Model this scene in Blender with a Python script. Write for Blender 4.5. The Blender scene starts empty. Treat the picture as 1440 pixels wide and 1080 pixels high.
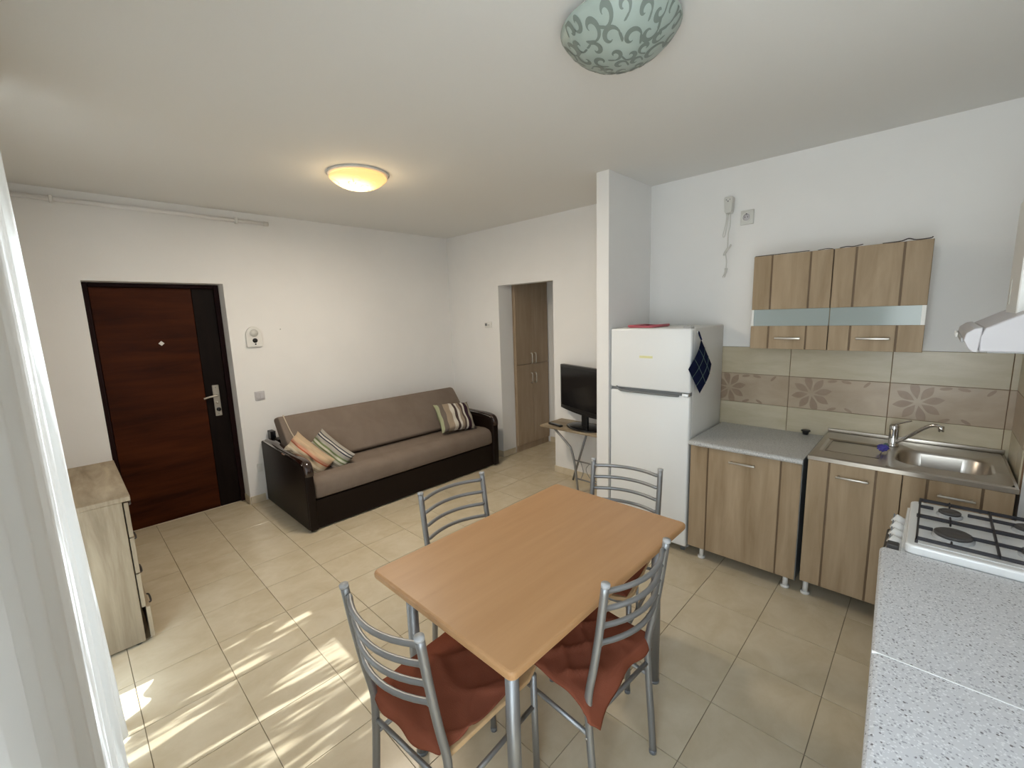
import bpy, bmesh, math, random
from mathutils import Vector, Matrix
from math import sin, cos, pi, radians as R, tan
random.seed(7)
S = bpy.context.scene
COL = S.collection

# ------------------------------------------------------------------ camera
cam_d = bpy.data.cameras.new('camera')
cam = bpy.data.objects.new('camera', cam_d)
COL.objects.link(cam)
RT = Vector((0.7208568732721021, 0.6923719287812148, -0.031408286998003944))
UP = Vector((-0.08464263043402871, 0.1329214553630293, 0.9875057021695535))
FW = Vector((-0.6878960629118159, 0.709191792775378, -0.1544215259944946))
m = Matrix.Identity(4)
for i in range(3):
    m[i][0] = RT[i]; m[i][1] = UP[i]; m[i][2] = -FW[i]
m[0][3], m[1][3], m[2][3] = 3.2175876, -0.0433576, 1.6347208
cam.matrix_world = m
cam_d.sensor_width = 36
cam_d.lens = 15.384
cam_d.clip_start = 0.02
S.camera = cam

# ------------------------------------------------------------------ world, sun, exposure
EL = R(62)
W = bpy.data.worlds.new('sky'); S.world = W
W.use_nodes = True
wn = W.node_tree
# bright hazy summer sky: even, slightly bluish towards the zenith
tcw = wn.nodes.new('ShaderNodeTexCoord')
spw = wn.nodes.new('ShaderNodeSeparateXYZ'); wn.links.new(tcw.outputs['Generated'], spw.inputs[0])
rpw = wn.nodes.new('ShaderNodeValToRGB'); wn.links.new(spw.outputs['Z'], rpw.inputs[0])
rpw.color_ramp.elements[0].position = 0.0; rpw.color_ramp.elements[0].color = (.92, .965, 1.0, 1)
rpw.color_ramp.elements[1].position = 1.0; rpw.color_ramp.elements[1].color = (.50, .66, .92, 1)
wn.links.new(rpw.outputs[0], wn.nodes['Background'].inputs[0])
wn.nodes['Background'].inputs['Strength'].default_value = 6.0
sd = bpy.data.lights.new('sun', 'SUN'); sd.energy = 6.5; sd.angle = R(0.53); sd.color = (0.97, 0.98, 1.0)
so = bpy.data.objects.new('sun', sd); COL.objects.link(so)
so.location = (1.2, -6, 8)
so.rotation_euler = Vector((0, cos(EL), -sin(EL))).to_track_quat('-Z', 'Y').to_euler()
def portal(name, x0, x1, z0, z1, y):
    d = bpy.data.lights.new(name, 'AREA'); d.shape = 'RECTANGLE'; d.size = x1-x0; d.size_y = z1-z0
    d.cycles.is_portal = True
    o = bpy.data.objects.new(name, d); COL.objects.link(o)
    o.location = ((x0+x1)/2, y, (z0+z1)/2); o.rotation_euler = (R(90), 0, 0)
portal('window_portal', 0.655, 1.76, 0.06, 2.12, -0.375)
portal('window_portal', 2.80, 3.64, 0.04, 2.45, -0.375)
S.view_settings.view_transform = 'Standard'
S.view_settings.look = 'None'
S.view_settings.gamma = 1
S.view_settings.use_curve_mapping = False
S.view_settings.exposure = 0.7

# ------------------------------------------------------------------ materials
def mat(name, col, rough=.5, metal=0., spec=.5, c2=None, nscale=(6, 6, 6), detail=3, lo=.35, hi=.65, bump=0., bscale=None,
        rand=0., coat=0., wave=None):
    M = bpy.data.materials.new(name); M.use_nodes = True
    t = M.node_tree; N = t.nodes; L = t.links; b = N['Principled BSDF']
    b.inputs['Base Color'].default_value = (*col, 1)
    b.inputs['Roughness'].default_value = rough
    b.inputs['Metallic'].default_value = metal
    b.inputs['Specular IOR Level'].default_value = spec
    b.inputs['Coat Weight'].default_value = coat
    tc = N.new('ShaderNodeTexCoord')
    vec = tc.outputs['Object']
    if rand:
        oi = N.new('ShaderNodeObjectInfo')
        ad = N.new('ShaderNodeVectorMath'); ad.operation = 'MULTIPLY_ADD'
        L.new(oi.outputs['Random'], ad.inputs[0]); ad.inputs[1].default_value = (31, 17, 23); L.new(vec, ad.inputs[2])
        vec = ad.outputs[0]
    mp = N.new('ShaderNodeMapping'); mp.inputs['Scale'].default_value = nscale
    L.new(vec, mp.inputs[0])
    if c2:
        nz = N.new('ShaderNodeTexNoise'); nz.inputs['Scale'].default_value = 1; nz.inputs['Detail'].default_value = detail
        nz.inputs['Roughness'].default_value = .6
        nz.inputs['Distortion'].default_value = .4
        L.new(mp.outputs[0], nz.inputs['Vector'])
        rp = N.new('ShaderNodeValToRGB')
        rp.color_ramp.elements[0].position = lo; rp.color_ramp.elements[1].position = hi
        rp.color_ramp.elements[0].color = (*col, 1); rp.color_ramp.elements[1].color = (*c2, 1)
        L.new(nz.outputs[0], rp.inputs[0])
        L.new(rp.outputs[0], b.inputs['Base Color'])
        M['_c'] = 1
    if bump:
        n2 = N.new('ShaderNodeTexNoise'); n2.inputs['Detail'].default_value = 4
        if bscale:
            m2 = N.new('ShaderNodeMapping'); m2.inputs['Scale'].default_value = bscale; L.new(vec, m2.inputs[0])
            n2.inputs['Scale'].default_value = 1; L.new(m2.outputs[0], n2.inputs['Vector'])
        else:
            n2.inputs['Scale'].default_value = 1; L.new(mp.outputs[0], n2.inputs['Vector'])
        bp = N.new('ShaderNodeBump'); bp.inputs['Strength'].default_value = bump; bp.inputs['Distance'].default_value = .01
        L.new(n2.outputs[0], bp.inputs['Height']); L.new(bp.outputs[0], b.inputs['Normal'])
    return M

def ramp_stripes(name, axis, stops, rough=.9, scale=1., noise=.0):
    """striped cloth: colour by one object coordinate"""
    M = bpy.data.materials.new(name); M.use_nodes = True
    t = M.node_tree; N = t.nodes; L = t.links; b = N['Principled BSDF']
    b.inputs['Roughness'].default_value = rough; b.inputs['Specular IOR Level'].default_value = .1
    uv = N.new('ShaderNodeUVMap')
    sp = N.new('ShaderNodeSeparateXYZ'); L.new(uv.outputs[0], sp.inputs[0])
    rp = N.new('ShaderNodeValToRGB'); rp.color_ramp.interpolation = 'CONSTANT'
    e = rp.color_ramp.elements
    e[0].position = stops[0][0]; e[0].color = (*stops[0][1], 1)
    e[1].position = stops[1][0]; e[1].color = (*stops[1][1], 1)
    for p, c in stops[2:]:
        x = e.new(p); x.color = (*c, 1)
    L.new(sp.outputs[axis], rp.inputs[0])
    L.new(rp.outputs[0], b.inputs['Base Color'])
    return M

def speckle(name, base, dark, light, scale=170):
    M = bpy.data.materials.new(name); M.use_nodes = True
    t = M.node_tree; N = t.nodes; L = t.links; b = N['Principled BSDF']
    b.inputs['Roughness'].default_value = .35
    tc = N.new('ShaderNodeTexCoord')
    last = None
    base_n = N.new('ShaderNodeRGB'); base_n.outputs[0].default_value = (*base, 1); cur = base_n.outputs[0]
    for sc, thr, c in ((scale, .32, light), (scale*.8, .27, dark), (scale*.42, .15, (dark[0]*.45, dark[1]*.42, dark[2]*.4))):
        v = N.new('ShaderNodeTexVoronoi'); v.inputs['Scale'].default_value = sc
        nz = N.new('ShaderNodeTexNoise'); nz.inputs['Scale'].default_value = sc*.6
        mx = N.new('ShaderNodeMixRGB'); mx.blend_type = 'ADD'; mx.inputs[0].default_value = .006
        L.new(tc.outputs['Object'], mx.inputs[1]); L.new(nz.outputs['Color'], mx.inputs[2]); L.new(tc.outputs['Object'], nz.inputs['Vector'])
        L.new(mx.outputs[0], v.inputs['Vector'])
        lt = N.new('ShaderNodeMath'); lt.operation = 'LESS_THAN'; lt.inputs[1].default_value = thr
        L.new(v.outputs['Distance'], lt.inputs[0])
        mm = N.new('ShaderNodeMixRGB'); L.new(lt.outputs[0], mm.inputs[0]); L.new(cur, mm.inputs[1]); mm.inputs[2].default_value = (*c, 1)
        cur = mm.outputs[0]
    L.new(cur, b.inputs['Base Color'])
    return M

WALL = mat('wall_paint', (.87, .86, .845), .9, spec=.2, c2=(.85, .84, .825), nscale=(2, 2, 2), bump=.05, bscale=(90, 90, 90))
CEIL = mat('ceiling_paint', (.82, .815, .79), .95, spec=.1, bump=.03, bscale=(80, 80, 80))
TILE = mat('floor_ceramic', (.55, .46, .315), .22, spec=.5, c2=(.66, .575, .425), nscale=(7, 5, 5), detail=6, lo=.3, hi=.7, rand=1)
GROUT = mat('grout', (.27, .22, .15), .9)
SKIRT = mat('skirting_ceramic', (.62, .53, .38), .3, c2=(.72, .63, .48), nscale=(8, 8, 8))
CREAM = mat('cream_wall_ceramic', (.47, .405, .275), .3, c2=(.56, .49, .36), nscale=(3, 3, 12), detail=5, rand=1)
DECO = mat('beige_decor_ceramic', (.385, .295, .205), .3, c2=(.455, .36, .26), nscale=(4, 4, 9), detail=5, rand=1)
PETAL = mat('brown_flower_print', (.285, .20, .14), .35, c2=(.325, .235, .165), nscale=(20, 20, 20))
WGROUT = mat('brown_grout', (.22, .13, .075), .9)
OAK = mat('light_oak_laminate', (.275, .195, .115), .5, spec=.25, c2=(.43, .325, .215), nscale=(14, 14, 1.6), detail=6, lo=.3, hi=.72, rand=1, bump=.06, bscale=(120, 120, 4))
OAKD = mat('oak_groove', (.15, .095, .05), .6)
CHEST = mat('pale_oak_laminate', (.20, .15, .095), .5, spec=.2, c2=(.43, .355, .25), nscale=(3, 13, 1.3), detail=7, lo=.28, hi=.70, bump=.05, bscale=(8, 100, 4))
BEECH = mat('beech_laminate', (.45, .245, .108), .38, spec=.4, c2=(.52, .295, .14), nscale=(16, 1.6, 3), detail=6, lo=.3, hi=.72)
PLY = mat('plywood_seat', (.58, .38, .19), .5, c2=(.64, .44, .24), nscale=(4, 20, 20))
CHERRY = mat('cherry_veneer', (.024, .0052, .0016), .5, spec=.1, c2=(.070, .0165, .0045), nscale=(2, 1.5, 14), detail=6, lo=.3, hi=.7)
WENGE = mat('wenge_veneer', (.005, .003, .0028), .55, spec=.1, c2=(.010, .006, .005), nscale=(2, 20, 2), detail=5)
MAHOG = mat('mahogany_frame', (.014, .003, .003), .5, spec=.15)
STEEL = mat('silver_tube', (.31, .315, .32), .45, metal=.75)
CAPM = mat('grey_plastic', (.42, .42, .42), .5)
CHROME = mat('chrome', (.62, .62, .62), .13, metal=1)
INOX = mat('brushed_stainless', (.52, .48, .43), .3, metal=1, bump=.02, bscale=(6, 200, 200))
NICKEL = mat('brushed_nickel', (.55, .52, .47), .35, metal=.9)
TERRA = mat('terracotta_cloth', (.215, .066, .036), .95, spec=.05, c2=(.245, .078, .045), nscale=(5, 5, 5), bump=.15, bscale=(300, 300, 300))
TAUPE = mat('taupe_upholstery', (.215, .172, .140), .95, spec=.1, c2=(.19, .15, .12), nscale=(5, 5, 5), bump=.2, bscale=(250, 250, 250))
LEATH = mat('dark_brown_leatherette', (.009, .0045, .003), .45, spec=.2, bump=.08, bscale=(160, 160, 160))
GLOSSW = mat('glossy_dark_wood', (.022, .009, .006), .14, spec=.6, coat=.5)
CORD = mat('cream_cord', (.55, .47, .36), .8)
WHITE = mat('white_enamel', (.80, .80, .79), .22, spec=.5)
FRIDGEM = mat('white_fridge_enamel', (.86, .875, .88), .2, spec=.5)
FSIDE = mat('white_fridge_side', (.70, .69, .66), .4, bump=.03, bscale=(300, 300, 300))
GREYP = mat('grey_gasket', (.17, .18, .19), .4)
WPLAST = mat('white_plastic', (.78, .77, .74), .4)
IVORY = mat('ivory_plastic', (.66, .655, .62), .4)
SWITCH = mat('pearl_grey_plastic', (.55, .53, .55), .4)
BLACKP = mat('black_plastic', (.012, .012, .013), .35)
SCREEN = mat('glossy_black_screen', (.008, .008, .009), .12, spec=.5)
BLKI = mat('black_cast_iron', (.018, .016, .020), .5)
BURN = mat('charcoal_burner', (.055, .05, .048), .55)
PINK = mat('pink_plastic', (.66, .16, .20), .5)
NAVY = mat('navy_quilt', (.010, .014, .045), .95, spec=.05)
VIOLET = mat('violet_scourer', (.07, .06, .30), .9)
GREEN = mat('green_stitch', (.10, .16, .14), .9)
PALEY = mat('pale_yellow_badge', (.80, .78, .42), .35)
DARKF = mat('dark_film', (.035, .022, .022), .5)
CTOP = speckle('grey_speckled_laminate', (.50, .50, .49), (.30, .30, .31), (.64, .64, .64))
CTOPW = speckle('pale_speckled_laminate', (.60, .60, .61), (.36, .36, .38), (.74, .74, .75), 150)
WARD = mat('hall_oak_laminate', (.36, .265, .175), .5, c2=(.43, .33, .23), nscale=(14, 14, 1.5), detail=5)
CONC = mat('bounce_slab_concrete', (.50, .48, .44), .9, c2=(.42, .40, .37), nscale=(4, 4, 4))
PVC = mat('white_pvc', (.80, .80, .80), .35)

def frosted():
    M = mat('frosted_band_glass', (.50, .56, .55), .12, spec=.6)
    t = M.node_tree; N = t.nodes; L = t.links; b = N['Principled BSDF']
    tr = N.new('ShaderNodeBsdfTransparent'); tr.inputs[0].default_value = (.75, .85, .84, 1)
    mx = N.new('ShaderNodeMixShader'); mx.inputs[0].default_value = .62
    L.new(tr.outputs[0], mx.inputs[1]); L.new(b.outputs[0], mx.inputs[2]); L.new(mx.outputs[0], N['Material Output'].inputs[0])
    return M
HOODM = mat('satin_white_hood', (.50, .475, .485), .45)
FROST = frosted()
def pane():
    M = bpy.data.materials.new('window_glass'); M.use_nodes = True
    t = M.node_tree; N = t.nodes; L = t.links; N.remove(N['Principled BSDF'])
    tr = N.new('ShaderNodeBsdfTransparent'); tr.inputs[0].default_value = (.94, .96, .95, 1)
    gl = N.new('ShaderNodeBsdfGlossy'); gl.inputs['Roughness'].default_value = .02
    lw = N.new('ShaderNodeLayerWeight'); lw.inputs['Blend'].default_value = .5
    pw = N.new('ShaderNodeMath'); pw.operation = 'POWER'; L.new(lw.outputs['Facing'], pw.inputs[0]); pw.inputs[1].default_value = 4
    fr = N.new('ShaderNodeMath'); fr.operation = 'MULTIPLY_ADD'; L.new(pw.outputs[0], fr.inputs[0]); fr.inputs[1].default_value = .5; fr.inputs[2].default_value = .03
    mx = N.new('ShaderNodeMixShader'); L.new(fr.outputs[0], mx.inputs[0])
    L.new(tr.outputs[0], mx.inputs[1]); L.new(gl.outputs[0], mx.inputs[2]); L.new(mx.outputs[0], N['Material Output'].inputs[0])
    return M
PANE = pane()
def sheer():
    """sheer lace: a translucent weave with noise openings shaped to cast the sun streaks"""
    M = bpy.data.materials.new('sheer_lace'); M.use_nodes = True
    t = M.node_tree; N = t.nodes; L = t.links; N.remove(N['Principled BSDF'])
    uv = N.new('ShaderNodeUVMap')
    def noise(sx, sy, det=2):
        mp = N.new('ShaderNodeMapping'); mp.inputs['Scale'].default_value = (sx, sy, 1); L.new(uv.outputs[0], mp.inputs[0])
        n = N.new('ShaderNodeTexNoise'); n.inputs['Scale'].default_value = 1; n.inputs['Detail'].default_value = det
        L.new(mp.outputs[0], n.inputs['Vector']); return n.outputs[0]
    a = noise(42, 2.6); b2 = noise(9, 2.0)
    ad = N.new('ShaderNodeMath'); ad.operation = 'MULTIPLY_ADD'; L.new(b2, ad.inputs[0]); ad.inputs[1].default_value = .9; L.new(a, ad.inputs[2])
    mr = N.new('ShaderNodeMapRange'); mr.interpolation_type = 'SMOOTHSTEP'
    mr.inputs[1].default_value = .98; mr.inputs[2].default_value = 1.14; mr.inputs[3].default_value = .02; mr.inputs[4].default_value = .60
    L.new(ad.outputs[0], mr.inputs[0])
    # openings that shape the sun streaks stay on the left, closed on the right
    su = N.new('ShaderNodeSeparateXYZ'); L.new(uv.outputs[0], su.inputs[0])
    pm = N.new('ShaderNodeMapRange'); pm.inputs[1].default_value = .47; pm.inputs[2].default_value = .50; pm.inputs[3].default_value = 1; pm.inputs[4].default_value = .0
    L.new(su.outputs[0], pm.inputs[0])
    mk = N.new('ShaderNodeMath'); mk.operation = 'MULTIPLY'; L.new(pm.outputs[0], mk.inputs[0]); L.new(mr.outputs[0], mk.inputs[1])
    df = N.new('ShaderNodeBsdfDiffuse'); df.inputs[0].default_value = (.66, .66, .64, 1)
    tl = N.new('ShaderNodeBsdfTranslucent'); tl.inputs[0].default_value = (.80, .79, .77, 1)
    m1 = N.new('ShaderNodeMixShader'); m1.inputs[0].default_value = .08
    L.new(df.outputs[0], m1.inputs[1]); L.new(tl.outputs[0], m1.inputs[2])
    tr = N.new('ShaderNodeBsdfTransparent')
    m2 = N.new('ShaderNodeMixShader'); L.new(mk.outputs[0], m2.inputs[0]); L.new(m1.outputs[0], m2.inputs[1]); L.new(tr.outputs[0], m2.inputs[2])
    L.new(m2.outputs[0], N['Material Output'].inputs[0])
    return M
SHEER = sheer()
def emis(name, col, s, base=(.8, .7, .5)):
    M = mat(name, base, .3); b = M.node_tree.nodes['Principled BSDF']
    b.inputs['Emission Color'].default_value = (*col, 1); b.inputs['Emission Strength'].default_value = s
    return M
LITGL = emis('lit_amber_glass', (1.0, .66, .25), 1.7)
DISH = mat('pale_green_frosted_glass', (.40, .475, .435), .35, spec=.5, c2=(.36, .43, .39), nscale=(5, 5, 5))
SCROLL = mat('grey_green_scroll_print', (.19, .23, .205), .4)
AMBER = mat('amber_scroll_print', (.55, .33, .10), .4)

CUSH_A = ramp_stripes('peach_stripe_cloth', 0, [(0, (.42, .22, .16)), (.1, (.52, .40, .30)), (.2, (.62, .56, .44)), (.32, (.40, .33, .24)), (.42, (.58, .50, .38)), (.50, (.50, .40, .28)), (.62, (.42, .11, .06)), (.66, (.58, .30, .20)), (.74, (.56, .40, .26)), (.88, (.48, .36, .24))])
CUSH_B = ramp_stripes('grey_green_stripe_cloth', 0, [(0, (.03, .016, .018)), (.22, (.34, .30, .25)), (.32, (.20, .18, .14)), (.40, (.40, .38, .32)), (.48, (.18, .22, .11)), (.53, (.58, .58, .48)), (.60, (.18, .22, .11)), (.66, (.36, .34, .30)), (.78, (.03, .03, .05)), (.82, (.52, .50, .46)), (.87, (.06, .06, .07)), (.91, (.36, .34, .30))])
CUSH_C = ramp_stripes('brown_white_stripe_cloth', 0, [(0, (.36, .38, .24)), (.06, (.16, .13, .11)), (.18, (.34, .27, .20)), (.34, (.62, .58, .50)), (.44, (.08, .055, .05)), (.51, (.62, .58, .52)), (.57, (.30, .24, .18)), (.64, (.10, .07, .06)), (.69, (.60, .57, .5)), (.74, (.04, .02, .03)), (.84, (.34, .31, .25)), (.92, (.12, .10, .09))])

# ------------------------------------------------------------------ mesh building
class MB:
    def __init__(s): s.bm = bmesh.new(); s.uv = None
    def _merge(s, tmp, smooth):
        me = bpy.data.meshes.new('tmp'); tmp.to_mesh(me); tmp.free()
        n = len(s.bm.faces)
        s.bm.from_mesh(me); bpy.data.meshes.remove(me)
        s.bm.faces.ensure_lookup_table()
        for f in s.bm.faces[n:]: f.smooth = smooth
    def box(s, lo, hi, bev=0., seg=1, M=None):
        b = bmesh.new(); bmesh.ops.create_cube(b, size=1)
        lo = Vector(lo); hi = Vector(hi)
        for v in b.verts: v.co = Vector([lo[i] + (v.co[i]+.5)*(hi[i]-lo[i]) for i in range(3)])
        if bev: bmesh.ops.bevel(b, geom=list(b.edges), offset=bev, segments=seg, profile=.5, affect='EDGES')
        if M: b.transform(M)
        s._merge(b, seg > 1)
        return s
    def cyl(s, p0, p1, r, n=14, r2=None, smooth=True):
        return s.tube([p0, p1], r, n, r2=r2)
    def tube(s, pts, r, n=12, closed=False, r2=None, flat=1.):
        P = [Vector(p) for p in pts]; b = bmesh.new(); k = len(P)
        rings = []; prev = None
        for i, p in enumerate(P):
            if closed: t = P[(i+1) % k]-P[i-1]
            else: t = P[min(i+1, k-1)]-P[max(i-1, 0)]
            t.normalize()
            if prev is None:
                a = Vector((0, 0, 1)) if abs(t.z) < .9 else Vector((1, 0, 0))
                u = t.cross(a).normalized()
            else:
                u = (prev - t*prev.dot(t)).normalized()
            prev = u; w = t.cross(u)
            rr = r if r2 is None else r + (r2-r)*i/(k-1)
            rings.append([b.verts.new(p + u*cos(2*pi*j/n)*rr + w*sin(2*pi*j/n)*rr*flat) for j in range(n)])
        for i in range(k if closed else k-1):
            A = rings[i]; B = rings[(i+1) % k]
            for j in range(n): b.faces.new((A[j], A[(j+1) % n], B[(j+1) % n], B[j]))
        if not closed:
            b.faces.new(rings[0][::-1]); b.faces.new(rings[-1])
        bmesh.ops.recalc_face_normals(b, faces=b.faces)
        s._merge(b, True); return s
    def lathe(s, prof, c, n=32, closed_ends=True):
        """prof: (radius, z) pairs, about the vertical through c"""
        b = bmesh.new(); c = Vector(c); rings = []
        for r, z in prof:
            if r < 1e-5: rings.append([b.verts.new(c+Vector((0, 0, z)))])
            else: rings.append([b.verts.new(c+Vector((r*cos(2*pi*j/n), r*sin(2*pi*j/n), z))) for j in range(n)])
        for A, B in zip(rings, rings[1:]):
            for j in range(n):
                if len(A) == 1 and len(B) == 1: continue
                if len(A) == 1: b.faces.new((A[0], B[j], B[(j+1) % n]))
                elif len(B) == 1: b.faces.new((A[j], A[(j+1) % n], B[0]))
                else: b.faces.new((A[j], A[(j+1) % n], B[(j+1) % n], B[j]))
        bmesh.ops.recalc_face_normals(b, faces=b.faces)
        s._merge(b, True); return s
    def prism(s, poly, a, b_, axis=2, bev=0., seg=2, smooth=False):
        """poly in the two other axes (in order), extruded along axis from a to b_"""
        b = bmesh.new()
        def P(u, v, w):
            q = [0, 0, 0]; o = [i for i in range(3) if i != axis]; q[o[0]] = u; q[o[1]] = v; q[axis] = w; return q
        lo = [b.verts.new(P(u, v, a)) for u, v in poly]; hi = [b.verts.new(P(u, v, b_)) for u, v in poly]
        n = len(poly)
        b.faces.new(lo); b.faces.new(hi)
        for i in range(n): b.faces.new((lo[i], lo[(i+1) % n], hi[(i+1) % n], hi[i]))
        bmesh.ops.recalc_face_normals(b, faces=b.faces)
        if bev: bmesh.ops.bevel(b, geom=list(b.edges), offset=bev, segments=seg, profile=.5, affect='EDGES')
        s._merge(b, smooth); return s
    def grid(s, nu, nv, fn, uvs=True, smooth=True, thick=0.):
        """fn(u,v) -> point, u,v in 0..1"""
        b = bmesh.new(); V = [[b.verts.new(fn(i/nu, j/nv)) for j in range(nv+1)] for i in range(nu+1)]
        lay = b.loops.layers.uv.new('UVMap') if uvs else None
        for i in range(nu):
            for j in range(nv):
                f = b.faces.new((V[i][j], V[i+1][j], V[i+1][j+1], V[i][j+1]))
                if uvs:
                    for l, (a, c) in zip(f.loops, ((i, j), (i+1, j), (i+1, j+1), (i, j+1))): l[lay].uv = (a/nu, c/nv)
        s._merge(b, smooth); return s

def rrect(x0, y0, x1, y1, r, n=5):
    out = []
    for cx, cy, a in ((x1-r, y1-r, 0), (x0+r, y1-r, 90), (x0+r, y0+r, 180), (x1-r, y0+r, 270)):
        for k in range(n+1):
            t = R(a+90*k/n); out.append((cx+r*cos(t), cy+r*sin(t)))
    return out
def smoothpath(pts, n=6):
    P = [Vector(p) for p in pts]; out = []
    for i in range(len(P)-1):
        p0 = P[max(i-1, 0)]; p1 = P[i]; p2 = P[i+1]; p3 = P[min(i+2, len(P)-1)]
        for k in range(n):
            t = k/n
            out.append(.5*((2*p1)+(p2-p0)*t+(2*p0-5*p1+4*p2-p3)*t*t+(3*p1-p0-3*p2+p3)*t**3))
    out.append(P[-1]); return out

ORG = {}
def part(name, mb, m, parent=None, label=None, kind=None):
    me = bpy.data.meshes.new(name)
    root = parent
    while root is not None and root.parent is not None: root = root.parent
    off = ORG.get(root.name, Vector((0, 0, 0))) if root is not None else Vector((0, 0, 0))
    if off.length: bmesh.ops.translate(mb.bm, verts=mb.bm.verts, vec=-off)
    mb.bm.to_mesh(me); mb.bm.free()
    me.materials.append(m)
    o = bpy.data.objects.new(name, me); COL.objects.link(o)
    if parent is not None: o.parent = parent
    if label: o['label'] = label
    if kind: o['kind'] = kind
    return o
def thing(name, label, cat, loc, group=None):
    o = bpy.data.objects.new(name, None); COL.objects.link(o)
    o.empty_display_size = .1
    o.location = loc; o['label'] = label; o['category'] = cat
    if group: o['group'] = group
    ORG[o.name] = Vector(loc)
    return o
def solo(name, mb, m, label, cat, group=None):
    o = part(name, mb, m); o['label'] = label; o['category'] = cat
    if group: o['group'] = group
    return o
def struct(name, mb, m, parent=None):
    return part(name, mb, m, parent, kind='structure')
def copy_part(src, parent, name=None):
    c = src.copy(); COL.objects.link(c); c.parent = parent; return c
def copy_tree(root):
    r = root.copy(); COL.objects.link(r)
    for ch in root.children:
        c = ch.copy(); COL.objects.link(c); c.parent = r
        for g in ch.children:
            d = g.copy(); COL.objects.link(d); d.parent = c
    return r

# ================================================================== SETTING
XA, YB, YK, YW, XR, ZC = -1.175, 3.42, 3.30, -0.25, 3.66, 2.585
T = 1/3

fl = MB().box((-1.34, YW-.12, -.10), (XR+.1, YB+.02, -.004))
fl.box((-.34, YB+.02, -.10), (1.25, 4.32, -.004))
floor = struct('floor', fl, GROUT)
# floor tiles: one part each
def tile_mb(x0, y0, x1, y1):
    return MB().box((0, 0, -.012), (x1-x0, y1-y0, 0), .0005)
full = None
def lay(x0, x1, y0, y1, ymin_i, ymax_i):
    global full
    for i in range(-5, 12):
        for j in range(ymin_i, ymax_i):
            a, b = max(i*T+.0014, x0), min((i+1)*T-.0014, x1)
            c, d = max(j*T+.0014, y0), min((j+1)*T-.0014, y1)
            if b-a < .03 or d-c < .03: continue
            if abs(b-a-T+.0028) < 1e-6 and abs(d-c-T+.0028) < 1e-6:
                if full is None: o = part('tile', tile_mb(a, c, b, d), TILE, floor); full = o
                else: o = copy_part(full, floor)
            else: o = part('tile', tile_mb(a, c, b, d), TILE, floor)
            o.location = (a, c, 0)
lay(XA, XR, YW, YB-.001, -1, 11)
lay(-.31, .46, YB, 4.25, 10, 13)
lay(XA-.145, XA-.001, .136, 1.001, 0, 4)

wa = MB()
wa.box((-1.45, YW-.12, -.1), (XA, .135, ZC)); wa.box((-1.45, 1.002, -.1), (XA, YB+.15, ZC)); wa.box((-1.45, .135, 1.978), (XA, 1.002, ZC))
wall_left = struct('wall_left', wa.box((-1.60, .10, -.1), (-1.45, 1.05, 2.1)), WALL)  # last box: unseen backing added behind the door to block leaking light
wb = MB()
wb.box((XA, YB, -.1), (-.31, YB+.215, ZC)); wb.box((.46, YB, -.1), (1.47, YB+.12, ZC)); wb.box((-.31, YB, 1.965), (.46, YB+.12, ZC))
struct('wall_back', wb, WALL)
struct('floor_threshold', MB().box((-1.45, .136, -.09), (-1.335, 1.001, .0045), .001), SKIRT)
struct('wall_partition', MB().box((1.444, 2.685, -.1), (1.543, YK, ZC)), WALL)
wk = MB().box((1.444, YK, -.1), (XR+.1, YK+.25, ZC))
wall_k = struct('wall_kitchen', wk, WALL)
pier = struct('wall_pier', MB().box((3.553, 2.86, -.1), (XR, YK, ZC)), WALL)
struct('wall_right', MB().box((XR, YW-.12, -.1), (XR+.12, YK, ZC)), WALL)
# window wall with two openings
W1 = (.655, 1.76, .06, 2.12); W2 = (2.80, 3.64, .04, 2.45)
ww = MB()
y0, y1 = YW-.12, YW
ww.box((-1.45, y0, -.1), (W1[0], y1, ZC)); ww.box((W1[1], y0, -.1), (W2[0], y1, ZC)); ww.box((W2[1], y0, -.1), (XR, y1, ZC))
ww.box((W1[0], y0, W1[3]), (W1[1], y1, ZC)); ww.box((W2[0], y0, W2[3]), (W2[1], y1, ZC))
ww.box((W1[0], y0, -.1), (W1[1], y1, W1[2])); ww.box((W2[0], y0, -.1), (W2[1], y1, W2[2]))
struct('wall_front', ww, WALL)
struct('ceiling', MB().box((-1.45, YW-.12, ZC), (XR+.12, YK+.25, ZC+.12)), CEIL)
# the hall beyond the opening
hw = MB()
hw.box((-.75, YB+.20, -.1), (-.62, 4.4, 2.5)); hw.box((1.2, YB+.12, -.1), (1.3, 4.4, 2.5)); hw.box((-.62, 4.25, -.1), (1.2, 4.4, 2.5))
hw.box((-.75, YB+.12, 2.4), (1.3, 4.4, 2.5))
struct('wall_hall', hw, WALL)
hb = MB().box((-.27, 4.238, .0005), (1.199, 4.249, .07), .002)
struct('baseboard_hall', hb, SKIRT)
for k, (x0, x1, z0, z1) in enumerate((W1, W2)):
    w = struct('window_%d' % (k+1), MB().box((x0, YW-.09, z0), (x1, YW-.03, z0+.05)).box((x0, YW-.09, z1-.05), (x1, YW-.03, z1))
        .box((x0, YW-.09, z0+.05), (x0+.05, YW-.03, z1-.05)).box((x1-.05, YW-.09, z0+.05), (x1, YW-.03, z1-.05)), PVC)
    part('pane', MB().box((x0+.05, YW-.062, z0+.05), (x1-.05, YW-.058, z1-.05)), PANE, w)
struct('floor_bounce_slab', MB().box((-2, -2.4, -.2), (5, YW-.12, -.05)), CONC)  # unseen slab added to bounce daylight in through the windows

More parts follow.
